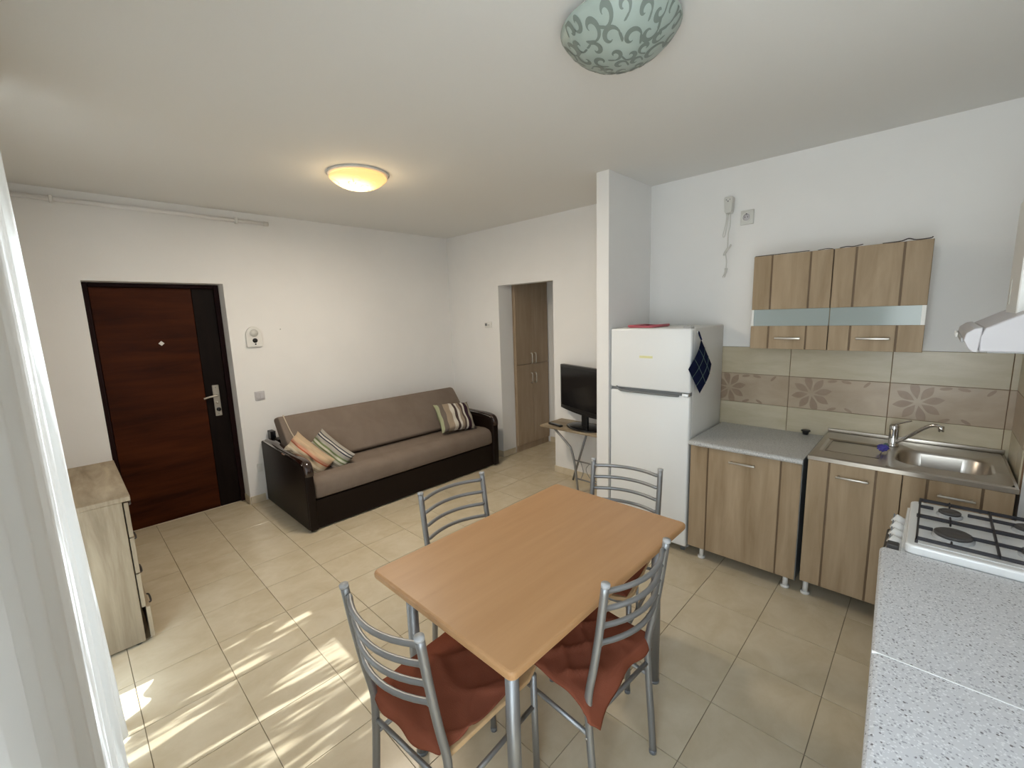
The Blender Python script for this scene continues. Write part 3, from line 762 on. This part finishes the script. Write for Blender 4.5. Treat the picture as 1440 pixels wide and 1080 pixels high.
part('glass_band', MB().box((2.7785, 3.006, 1.515), (3.158, 3.011, 1.629)), FROST, wr, 'frosted glass strip')
part('end_strip', MB().box((2.376, 3.001, 1.5225), (2.389, 3.018, 1.6215)), WPLAST, wl, 'white strip at the end of the glass')
part('end_strip', MB().box((3.158, 3.001, 1.5225), (3.175, 3.018, 1.6215)), WPLAST, wr, 'white strip at the end of the glass')
handle(2.514, 2.648, 3.0, 1.449, wl); handle(2.905, 3.048, 3.0, 1.452, wr)
part('peeling_film', MB().tube(smoothpath([(2.38, 3.004, 1.945), (2.55, 3.003, 1.946), (2.66, 3.002, 1.947)]), .0022, 6).tube(smoothpath([(2.70, 3.003, 1.944), (2.74, 3.0, 1.948), (2.77, 3.003, 1.944)]), .002, 6)
     .tube(smoothpath([(2.80, 3.003, 1.944), (2.83, 3.0, 1.948), (2.86, 3.002, 1.945), (2.90, 3.0, 1.951)]), .0025, 6).tube(smoothpath([(2.98, 3.003, 1.944), (3.05, 3.0, 1.946), (3.08, 3.0, 1.955), (3.11, 3.002, 1.946), (3.16, 3.0, 1.947), (3.17, 3.0, 1.953)]), .003, 6), DARKF, wc, 'dark peeling edge film along the top')

# wall box with cable, socket
wv = thing('wall_device', 'white plastic box with a knotted cable hanging on the kitchen wall', 'device', (2.13, YK, 2.2))
part('housing', MB().prism([(2.098, 2.376), (2.103, 2.386), (2.150, 2.386), (2.155, 2.376), (2.150, 2.29), (2.143, 2.278), (2.112, 2.278), (2.104, 2.29)], YK-.055, YK-.001, axis=1, bev=.004, seg=2), IVORY, wv)
part('indicator', MB().cyl((2.115, YK-.057, 2.366), (2.115, YK-.0545, 2.366), .003, 8).cyl((2.138, YK-.057, 2.366), (2.138, YK-.0545, 2.366), .003, 8).cyl((2.126, YK-.057, 2.356), (2.126, YK-.0545, 2.356), .004, 8), GREYP, wv)
yc = YK-.03
part('cable', MB().tube(smoothpath([(2.113, yc, 2.28), (2.110, yc, 2.22), (2.094, yc, 2.15), (2.096, yc, 2.128), (2.107, yc, 2.138), (2.117, yc, 2.20), (2.123, yc, 2.279)]), .0035, 8)
     .tube(smoothpath([(2.138, yc, 2.279), (2.138, yc, 2.20), (2.128, yc, 2.14), (2.128, yc, 2.06), (2.124, yc-.006, 2.045), (2.108, yc-.01, 2.018), (2.104, yc, 2.005), (2.115, yc+.006, 2.016), (2.135, yc+.006, 2.055), (2.146, yc, 2.072), (2.150, yc-.006, 2.06), (2.135, yc-.012, 2.04), (2.118, yc-.008, 2.018), (2.118, yc, 2.0), (2.124, yc, 1.96), (2.124, yc, 1.91)]), .0035, 8), IVORY, wv)
pg = part('plug', MB().tube([(2.124, yc, 1.915), (2.122, yc, 1.89), (2.113, yc, 1.868)], .009, 10, r2=.006), IVORY, wv)
part('prong', MB().cyl((2.112, yc-.006, 1.87), (2.104, yc-.006, 1.853), .002, 6).cyl((2.118, yc+.006, 1.87), (2.113, yc+.006, 1.853), .002, 6), NICKEL, pg)
so_ = thing('power_socket', 'white square power socket on the wall above the kitchen cabinet', 'socket', (2.237, YK, 2.235))
part('plate', MB().box((2.196, YK-.010, 2.192), (2.278, YK-.0005, 2.286), .004, 2), IVORY, so_)
part('socket_ring', MB().tube([(2.233+.026*cos(a*pi/12), YK-.0105, 2.240+.026*sin(a*pi/12)) for a in range(24)], .003, 8, closed=True), WPLAST, so_)
part('socket_well', MB().cyl((2.233, YK-.0115, 2.240), (2.233, YK-.009, 2.240), .023, 20), SWITCH, so_)
part('contact', MB().cyl((2.225, YK-.0125, 2.240), (2.225, YK-.011, 2.240), .003, 8).cyl((2.241, YK-.0125, 2.240), (2.241, YK-.011, 2.240), .003, 8).box((2.229, YK-.0125, 2.258), (2.237, YK-.0105, 2.264)), BLACKP, so_)

# ------------------------------------------------------------------ stove
st = thing('gas_stove', 'white gas stove with black grates beside the pale worktop', 'stove', (3.42, 2.05, 0))
sy0, sy1 = 1.822, 2.275
part('body', MB().box((3.205, sy0+.004, .06), (3.645, sy1-.004, .812), .004), WHITE, st)
part('hob', MB().prism(rrect(3.203, sy0, 3.645, sy1, .022), .812, .846, axis=2, bev=.007, seg=2), WHITE, st)
part('hob_well', MB().prism(rrect(3.226, sy0+.028, 3.63, sy1-.012, .01), .8455, .8475, axis=2), WHITE, st)
part('control_panel', MB().prism([(3.186, .700), (3.207, .700), (3.207, .812), (3.196, .812)], sy0+.006, sy1-.006, axis=1), WHITE, st)
for k in range(5):
    y = sy0+.09+k*.072
    kn = part('knob', MB().cyl((3.192, y, .765), (3.160, y, .785), .021, 14, r2=.017), WHITE, st)
    part('pointer', MB().box((3.158, y-.003, .778), (3.163, y+.003, .80)), GREYP, kn)
od = part('oven_door', MB().box((3.182, sy0+.006, .20), (3.204, sy1-.006, .69), .004), WHITE, st)
part('door_glass', MB().box((3.180, sy0+.07, .30), (3.183, sy1-.07, .60)), SCREEN, od)
part('door_handle', MB().cyl((3.152, sy0+.02, .70), (3.152, sy1-.02, .70), .011, 12).box((3.150, sy0+.03, .69), (3.186, sy0+.05, .71)).box((3.150, sy1-.05, .69), (3.186, sy1-.03, .71)), BURN, od, 'dark oven door handle')
part('handle_bracket', MB().box((3.158, sy0+.004, .795), (3.190, sy0+.040, .828), .003), BURN, st, 'dark bracket at the hob corner')
part('drawer', MB().box((3.184, sy0+.006, .065), (3.204, sy1-.006, .19), .004), WHITE, st)
part('lid_hinge', MB().box((3.19, sy0-.004, .79), (3.225, sy0+.006, .812), .003), WHITE, st)
for x in (3.24, 3.61):
    for y in (sy0+.04, sy1-.04): part('foot', MB().cyl((x, y, .0005), (x, y, .062), .015), BLACKP, st)
GZ = .864; gx0, gx1, gy0, gy1 = 3.230, 3.60, 1.850, 2.245; gm = 3.416; gym = 2.065
gr = MB()
def bar(p, q, w=.006): gr.box((min(p[0], q[0])-w/2, min(p[1], q[1])-w/2, GZ-.006), (max(p[0], q[0])+w/2, max(p[1], q[1])+w/2, GZ+.006), .0015)
bar((gx0, gy0), (gx1, gy0)); bar((gx0, gy1), (gx1, gy1)); bar((gx0, gy0), (gx0, gy1)); bar((gx1, gy0), (gx1, gy1)); bar((gx0, gym), (gx1, gym), .012); bar((gm, gy0), (gm, gy1))
for y in (1.955, 2.17):
    bar((gx0, y), (gx0+.035, y)); bar((gm-.055, y), (gm+.055, y)); bar((gx1-.035, y), (gx1, y))
for x in (3.312, 3.505):
    bar((x, gym-.03), (x, gym+.035), .005); bar((x, gy1-.025), (x, gy1+.012), .005); bar((x, gy0), (x, gy0+.025), .005)
for x in (gx0, gx1):
    for y in (gy0, gy1): gr.box((x-.004, y-.004, .8478), (x+.004, y+.004, GZ-.004))
part('grate', gr, BLKI, st)
for x, y, r in ((3.312, 2.17, .030), (3.318, 1.957, .047), (3.500, 2.17, .030), (3.505, 1.957, .038)):
    bn = part('burner', MB().lathe([(r+.006, 0), (r+.006, .006), (r-.002, .009), (r-.002, .012)], (x, y, .8477), 24), CAPM, st)
    part('burner_cap', MB().lathe([(0, .010), (r, .010), (r+.001, .017), (r-.004, .020), (r*.72, .0205), (r*.66, .0195), (0, .0195)], (x, y, .8477), 24), BURN, bn)

# ------------------------------------------------------------------ range hood
hd = thing('range_hood', 'white range hood on the right wall above the stove', 'hood', (3.5, 2.07, 1.49))
hp = [(3.312, 1.489), (XR-.001, 1.489), (XR-.001, 1.757), (3.318, 1.556), (3.310, 1.53)]
part('canopy', MB().prism(hp, 1.80, 2.345, axis=1, bev=.003, seg=1), HOODM, hd)
lp = [(3.309, 1.487), (3.315, 1.559), (3.298, 1.556), (3.282, 1.542), (3.278, 1.522), (3.288, 1.50), (3.298, 1.488)]
part('front_lip', MB().prism(lp, 1.797, 2.349, axis=1, bev=.002, seg=1), HOODM, hd)
part('control_strip', MB().box((3.274, 1.86, 1.512), (3.281, 2.30, 1.526), .002), CAPM, hd)
for y in (2.16, 2.22, 2.28): part('switch', MB().box((3.268, y-.015, 1.512), (3.275, y+.015, 1.528), .002), WPLAST, hd)
part('filter', MB().box((3.33, 1.83, 1.484), (3.63, 2.31, 1.4895)), CAPM, hd)
du = part('duct_cover', MB().box((3.383, 1.93, 1.585), (XR-.001, 2.205, 1.945), .003), WPLAST, hd)
part('vent_slot', MB().box((3.3815, 2.13, 1.62), (3.3835, 2.165, 1.70)), IVORY, du)

# ------------------------------------------------------------------ right worktop run
rc = thing('worktop_cabinet', 'base cabinet beneath the pale worktop along the right wall', 'cabinet', (3.45, .8, 0))
part('carcass', MB().box((3.295, -.24, .10), (XR-.002, 1.80, .788)), OAK, rc)
part('plinth', MB().box((3.33, -.24, .0005), (XR-.01, 1.79, .10)), OAKD, rc)
for k in range(3):
    y0 = -.235+k*.68
    dd = part('door', MB().box((3.276, y0, .105), (3.2945, y0+.672, .785), .002), OAK, rc)
    part('handle', MB().box((3.25, y0+.26, .72), (3.257, y0+.41, .73), .002).cyl((3.255, y0+.28, .725), (3.277, y0+.28, .725), .004, 8).cyl((3.255, y0+.39, .725), (3.277, y0+.39, .725), .004, 8), NICKEL, dd)
def slab(name, ya, yb, label):
    t = thing(name, label, 'worktop', (3.42, (ya+yb)/2, .79), None)
    xe = lambda y: 3.1475+(1.69-y)*.048
    mb = MB()
    prof = [(.018, .789), (.004, .793), (0, .803), (.0015, .811), (.006, .817), (.014, .8205)]
    def f(u, v):
        y = ya+(yb-ya)*v; i = u*7; 
        if i <= 5:
            a, z = prof[int(round(i))]; return Vector((xe(y)+a, y, z))
        return Vector((XR-.002, y, .8205 if i < 6.5 else .789))
    mb.grid(7, 1, f, smooth=False)
    for y in (ya, yb):
        vs = [mb.bm.verts.new(f(i/7, 0 if y == ya else 1)) for i in range(8)]
        mb.bm.faces.new(vs)
    bmesh.ops.remove_doubles(mb.bm, verts=mb.bm.verts, dist=1e-5)
    # underside
    b4 = [mb.bm.verts.new(p) for p in (Vector((xe(ya)+.018, ya, .789)), Vector((XR-.002, ya, .789)), Vector((XR-.002, yb, .789)), Vector((xe(yb)+.018, yb, .789)))]
    mb.bm.faces.new(b4)
    bmesh.ops.remove_doubles(mb.bm, verts=mb.bm.verts, dist=1e-5)
    bmesh.ops.recalc_face_normals(mb.bm, faces=mb.bm.faces)
    part('slab', mb, CTOPW, t)
    return t
s1 = slab('worktop', 1.2065, 1.8095, 'pale speckled worktop slab touching the stove')
slab('worktop', -.24, 1.2035, 'long pale speckled worktop slab nearest the camera in the right corner')
part('joint_strip', MB().box((3.172, 1.2030, .8150), (XR-.003, 1.2068, .8215), .0005), WHITE, s1, 'thin white sealant joint between slabs')

# ------------------------------------------------------------------ dining table
dt = thing('dining_table', 'beech topped dining table with grey tubular legs in the middle', 'table', (2.185, 1.163, 0))
part('table_top', MB().prism(rrect(1.838, .630, 2.532, 1.694, .022), .724, .752, axis=2, bev=.009, seg=3, smooth=False), BEECH, dt)
for x in (1.94, 2.44):
    for y in (.72, 1.61):
        lg = part('leg', MB().cyl((x, y, .006), (x, y, .7235), .0205, 18), STEEL, dt)
        part('foot_cap', MB().cyl((x, y, .0005), (x, y, .012), .0225, 18), GREYP, lg)
        part('screw', MB().cyl((x-.0, y-.0235, .685), (x, y-.019, .685), .005, 8), NICKEL, lg)
part('apron', MB().box((1.957, .705, .690), (2.423, .735, .7235)).box((1.957, 1.595, .690), (2.423, 1.625, .7235)).box((1.925, .737, .690), (1.955, 1.593, .7235)).box((2.425, .737, .690), (2.455, 1.593, .7235)), STEEL, dt)

# ------------------------------------------------------------------ chairs
def make_chair(label):
    t = thing('dining_chair', label, 'chair', (0, 0, 0), 'tubular dining chairs around the table')
    hw = .1745
    for s in (-1, 1):
        x = s*hw
        post = smoothpath([(x, -.262, .862), (x, -.244, .72), (x, -.222, .58), (x, -.203, .48), (x, -.199, .42), (x, -.205, .30), (x, -.218, .15), (x, -.228, .008)], 4)
        p = part('rear_post', MB().tube(post, .0125, 14), STEEL, t)
        part('end_cap', MB().cyl((x, -.2625, .860), (x, -.2635, .870), .0135, 14), CAPM, p)
        part('foot_cap', MB().cyl((x, -.228, .0005), (x, -.228, .016), .0138, 12), GREYP, p)
        for z in (.435, .315): part('bolt', MB().cyl((x+s*.011, -.2, z), (x+s*.0145, -.2, z), .004, 8), NICKEL, p)
        l = part('front_leg', MB().tube([(x*.99, .185, .44), (x*.99, .192, .008)], .0115, 14), STEEL, t)
        part('foot_cap', MB().cyl((x*.99, .192, .0005), (x*.99, .192, .016), .0128, 12), GREYP, l)
        part('side_rail', MB().tube([(x*.985, .186, .318), (x*.985, -.197, .318)], .008, 10), STEEL, t)
        part('side_strut', MB().tube([(x*.985, .07, .318), (x*.985, .07, .43)], .006, 8), STEEL, t)
    for k, z in enumerate((.835, .775, .715, .655)):
        yb = -.262+(.862-z)*.125
        sl = [(-hw+.008, yb, z)] + [(-hw+.02+(2*hw-.04)*q/10, yb-.042*(1-(q/5-1)**2), z) for q in range(0, 11)] + [(hw-.008, yb, z)]
        part('slat', MB().tube(sl, .0085, 10), STEEL, t)
    part('crossbar', MB().cyl((-hw+.008, -.2, .365), (hw-.008, -.2, .365), .008, 10), STEEL, t)
    part('crossbar', MB().cyl((-hw+.008, .186, .415), (hw-.008, .186, .415), .008, 10), STEEL, t)
    st_ = [(-.165, -.185), (-.185, .15), (-.17, .205), (-.13, .222), (.13, .222), (.17, .205), (.185, .15), (.165, -.185)]
    part('seat', MB().prism(st_, .440, .456, axis=2, bev=.004, seg=2), PLY, t)
    return t
c0 = make_chair('')
def place(o, x, y, deg, label):
    o.location = (x, y, 0); o.rotation_euler = (0, 0, R(deg)); o['label'] = label
cB = copy_tree(c0); cC = copy_tree(c0); cD = copy_tree(c0)
place(c0, 2.179, .724, 4.2, 'dining chair nearest the camera at the short end of the table')
place(cB, 2.347, 1.1435, 86.4, 'dining chair on the right long side of the table with a hanging cloth corner')
place(cC, 1.897, 1.149, -93.7, 'dining chair on the left long side of the table facing the sofa')
place(cD, 2.178, 1.635, 190.4, 'dining chair at the far short end of the table by the fridge')

def seat_cloth(x, y, deg, label, fr=.19, bk=.20, sd=.178, hang=(.05, .03, .05, .05), seed=0, corner=None, rounding=.0):
    rnd = random.Random(seed)
    ph_ = [rnd.uniform(0, 6) for _ in range(6)]
    mb = MB(); N_ = 44
    def f(u, v):
        a = (2*u-1); b = (2*v-1)
        L = sd+hang[0]; Rr = sd+hang[1]; B = bk+hang[2]; F = fr+hang[3]
        k_ = 1-rounding*(a*b)**2
        px = a*k_*(Rr if a > 0 else L); py = b*k_*(F if b > 0 else B)
        z = .4605
        ex = max(0, abs(px)-sd); ey = max(0, (py-fr) if py > 0 else (-py-bk))
        e = math.hypot(ex, ey)
        qx = max(-sd, min(sd, px)); qy = max(-bk, min(fr, py))
        if e > 0:
            k = .012*(1-math.exp(-e/.012))+.10*e
            qx += (math.copysign(ex, px)/e*k) if ex else 0
            qy += (math.copysign(ey, py)/e*k) if ey else 0
            z -= max(0, e-.008)*.95
            qx += .006*sin(py*40+ph_[0])*min(1, e/.04) if ex > ey else 0
            qy += .006*sin(px*40+ph_[1])*min(1, e/.04) if ey >= ex else 0
        else:
            d = min(sd-abs(px), fr-py if py > 0 else py+bk)
            w = min(1, d/.03)
            r1 = abs(sin(px*16+py*9+1.3*sin(py*14+ph_[2])+ph_[3]))
            r2 = abs(sin(px*11-py*17+1.5*sin(px*12+ph_[4])+ph_[5]))
            z += w*(.010*(1-r1)**3*1.3+.011*(1-r2)**3)
        z += .001*sin(px*70+ph_[1])*sin(py*60)
        if corner and e > 0:
            cx, cy, amt = corner
            dd_ = max(0, 1-math.hypot(px-cx, py-cy)/.16)
            z -= amt*dd_*dd_
            qx += math.copysign(.03, cx)*dd_*dd_; qy += math.copysign(.03, cy)*dd_*dd_
        return Vector((qx, qy, z))
    mb.grid(N_, N_, f)
    o = solo('seat_cloth', mb, TERRA, label, 'cloth', 'terracotta cloths on the dining chairs')
    md = o.modifiers.new('thickness', 'SOLIDIFY'); md.thickness = .002; md.offset = 1
    o.location = (x, y, 0); o.rotation_euler = (0, 0, R(deg))
    return o
seat_cloth(2.179, .724, 4.2, 'terracotta cloth on the chair nearest the camera', hang=(.03, -.018, .05, -.02), sd=.186, fr=.225, bk=.190, seed=3, rounding=.14)
seat_cloth(2.347, 1.1435, 86.4, 'terracotta cloth with a drooping corner on the right hand chair', hang=(.02, .055, .05, -.01), sd=.187, fr=.225, bk=.190, seed=8, corner=(-.13, -.24, .07))
seat_cloth(2.178, 1.635, 190.4, 'terracotta cloth on the far chair mostly under the table', hang=(-.01, -.01, .04, -.01), sd=.180, fr=.220, bk=.190, seed=5)

# ------------------------------------------------------------------ ceiling lamps
CAPA = R(62)
def dish(r, h): 
    return [(0, -h)] + [(r*sin(CAPA*k/12)/sin(CAPA), -h*(cos(CAPA*k/12)-cos(CAPA))/(1-cos(CAPA))) for k in range(1, 13)] + [(r-.002, .004)]
def on_dish(c, r, h, px, py, off=.001):
    rr = min(.985, math.hypot(px, py)/r); ang = math.atan2(py, px)
    a = math.asin(rr*sin(CAPA))
    q = r*sin(a)/sin(CAPA)
    return Vector((c[0]+q*cos(ang), c[1]+q*sin(ang), c[2]-h*(cos(a)-cos(CAPA))/(1-cos(CAPA))-off))
def scroll(c, r, h, x, y, s, a0, hand, w=.004):
    """one scroll with a leaf at its outer end, lying on the glass"""
    mb = MB(); pts = []
    for k in range(22):
        t = k/21; rad = s*(1-.80*t); a = a0+hand*t*5.6
        pts.append((x+rad*cos(a), y+rad*sin(a), w*(.3+1.4*sin(pi*min(1, t*1.05))**1.2)))
    b = bmesh.new(); prev = None
    for i, (px, py, ww_) in enumerate(pts):
        q = pts[min(i+1, 21)]; p0 = pts[max(i-1, 0)]
        tx, ty = q[0]-p0[0], q[1]-p0[1]; l = math.hypot(tx, ty) or 1; nx, ny = -ty/l, tx/l
        cur = (b.verts.new(on_dish(c, r, h, px+nx*ww_, py+ny*ww_)), b.verts.new(on_dish(c, r, h, px-nx*ww_, py-ny*ww_)))
        if prev: b.faces.new((prev[0], cur[0], cur[1], prev[1]))
        prev = cur
    px, py, _ = pts[0]; a = a0+hand*-1.2
    L_ = [on_dish(c, r, h, px+s*.46*cos(t)*(1+.2*sin(3*t))*cos(a)-s*.19*sin(t)*(1+.3*cos(2*t))*sin(a), py+s*.46*cos(t)*(1+.2*sin(3*t))*sin(a)+s*.19*sin(t)*(1+.3*cos(2*t))*cos(a), .0013) for t in [2*pi*q/12 for q in range(12)]]
    b.faces.new([b.verts.new(p) for p in L_])
    mb._merge(b, True); return mb
def scatter(seed, R_, smin, smax, n):
    random.seed(seed); spots = []
    for tries in range(6000):
        a = random.uniform(0, 6.28); rr = R_*math.sqrt(random.random()); x, y = rr*cos(a), rr*sin(a)
        s_ = random.uniform(smin, smax)
        if all(math.hypot(x-p[0], y-p[1]) > (s_+p[2])*.84 for p in spots): spots.append((x, y, s_))
        if len(spots) >= n: break
    return spots
l1 = thing('ceiling_lamp', 'lit amber glass ceiling lamp glowing near the entrance', 'lamp', (.396, 1.477, ZC), None)
lc = (.396, 1.477, ZC-.030)
part('base_plate', MB().lathe([(0, -.0005), (.190, -.0005), (.196, -.008), (.188, -.014), (.150, -.016), (.145, -.030), (0, -.030)], (.396, 1.477, ZC), 40), WPLAST, l1)
def glow():
    M = mat('lit_amber_glass', (.8, .6, .35), .3); t = M.node_tree; N = t.nodes; L = t.links; b = N['Principled BSDF']
    tc = N.new('ShaderNodeTexCoord')
    d = N.new('ShaderNodeVectorMath'); d.operation = 'DISTANCE'; d.inputs[1].default_value = (-.015, -.03, -.055)
    L.new(tc.outputs['Object'], d.inputs[0])
    c = N.new('ShaderNodeValToRGB'); c.color_ramp.elements[0].position = .05; c.color_ramp.elements[0].color = (1, .88, .62, 1)
    c.color_ramp.elements[1].position = .155; c.color_ramp.elements[1].color = (.95, .56, .17, 1)
    st = N.new('ShaderNodeMapRange'); st.inputs[1].default_value = .05; st.inputs[2].default_value = .15; st.inputs[3].default_value = 2.2; st.inputs[4].default_value = .62
    L.new(d.outputs['Value'], c.inputs[0]); L.new(d.outputs['Value'], st.inputs[0])
    L.new(c.outputs[0], b.inputs['Emission Color']); L.new(st.outputs[0], b.inputs['Emission Strength'])
    return M
gls = part('shade', MB().lathe(dish(.182, .070), lc, 40), glow(), l1)
AMB = emis('lit_amber_scroll', (1.0, .50, .14), .55)
for x, y, s_ in scatter(4, .145, .022, .034, 16):
    part('scroll', scroll(lc, .182, .070, x, y, s_, random.uniform(0, 6), random.choice((-1, 1)), .003), AMB, gls)
pl = bpy.data.lights.new('lamp_bulb', 'POINT'); pl.energy = 2.5; pl.color = (1, .76, .45); pl.shadow_soft_size = .16
po = bpy.data.objects.new('lamp_bulb', pl); COL.objects.link(po); po.location = (.396, 1.477, ZC-.135)
dl = bpy.data.lights.new('lamp_wall_fill', 'AREA'); dl.shape = 'DISK'; dl.size = .30; dl.energy = 15; dl.color = (1, .88, .73)  # extra disk under the lit lamp, added to brighten the left wall
do = bpy.data.objects.new('lamp_wall_fill', dl); COL.objects.link(do); do.location = (.396, 1.477, ZC-.122)

l2 = thing('ceiling_lamp', 'unlit pale green glass ceiling lamp with scroll pattern above the table', 'lamp', (2.38, 1.385, ZC), None)
l2c = (2.38, 1.385, ZC-.030)
part('base_plate', MB().lathe([(0, -.0005), (.165, -.0005), (.17, -.014), (.155, -.028), (0, -.028)], (2.38, 1.385, ZC), 40), WPLAST, l2)
sh = part('shade', MB().lathe(dish(.195, .105), l2c, 48), DISH, l2)
for x, y, s_ in scatter(11, .182, .019, .037, 60):
    part('scroll', scroll(l2c, .195, .105, x, y, s_, random.uniform(0, 6), random.choice((-1, 1)), .0042), SCROLL, sh)
# ------------------------------------------------------------------ curtain
cu = thing('sheer_curtain', 'sheer white lace curtain hanging at the left by the window', 'curtain', (1.6, -.09, 0))
mb = MB()
cx0, cx1 = .68, 2.86
def fold(x, z):
    amp = .013+.019*(1-z/2.5)
    return .024*max(0, min(1, (1.15-x)/.2))*max(0, 1-z/1.7)-.004 + amp*(.6 if x < 1.0 else (1 if x < 1.3 else max(.22, 1-(x-1.3)*4)))*sin(x*2*pi/.135+.8*sin(x*5)+.25*z)+(.010-.006*max(0, min(1, (x-1.2)*5)))*sin(x*2*pi/.31+1.0+.5*z)
def cf(u, v):
    x = cx0+(cx1-cx0)*u
    t = max(0, min(1, (.92-x)/.10))
    hem = .012+.23*t*t*(3-2*t)
    z = hem+(2.50-hem)*v
    return Vector((x+.01*sin(z*3+x*7)*(1-v), -.10+fold(x, z), z))
mb.grid(480, 40, cf)
part('cloth', mb, SHEER, cu)
rl = thing('curtain_rail', 'white curtain rail above the sheer curtain under the ceiling', 'curtain rail', (1.6, -.10, 2.55))
part('rail', MB().box((.55, -.135, 2.535), (2.92, -.065, ZC-.0005), .004), WPLAST, rl)
for k in range(13):
    x = .72+k*.175; part('glider', MB().box((x-.006, -.106, 2.5003), (x+.006, -.094, 2.537), .002), WPLAST, rl)
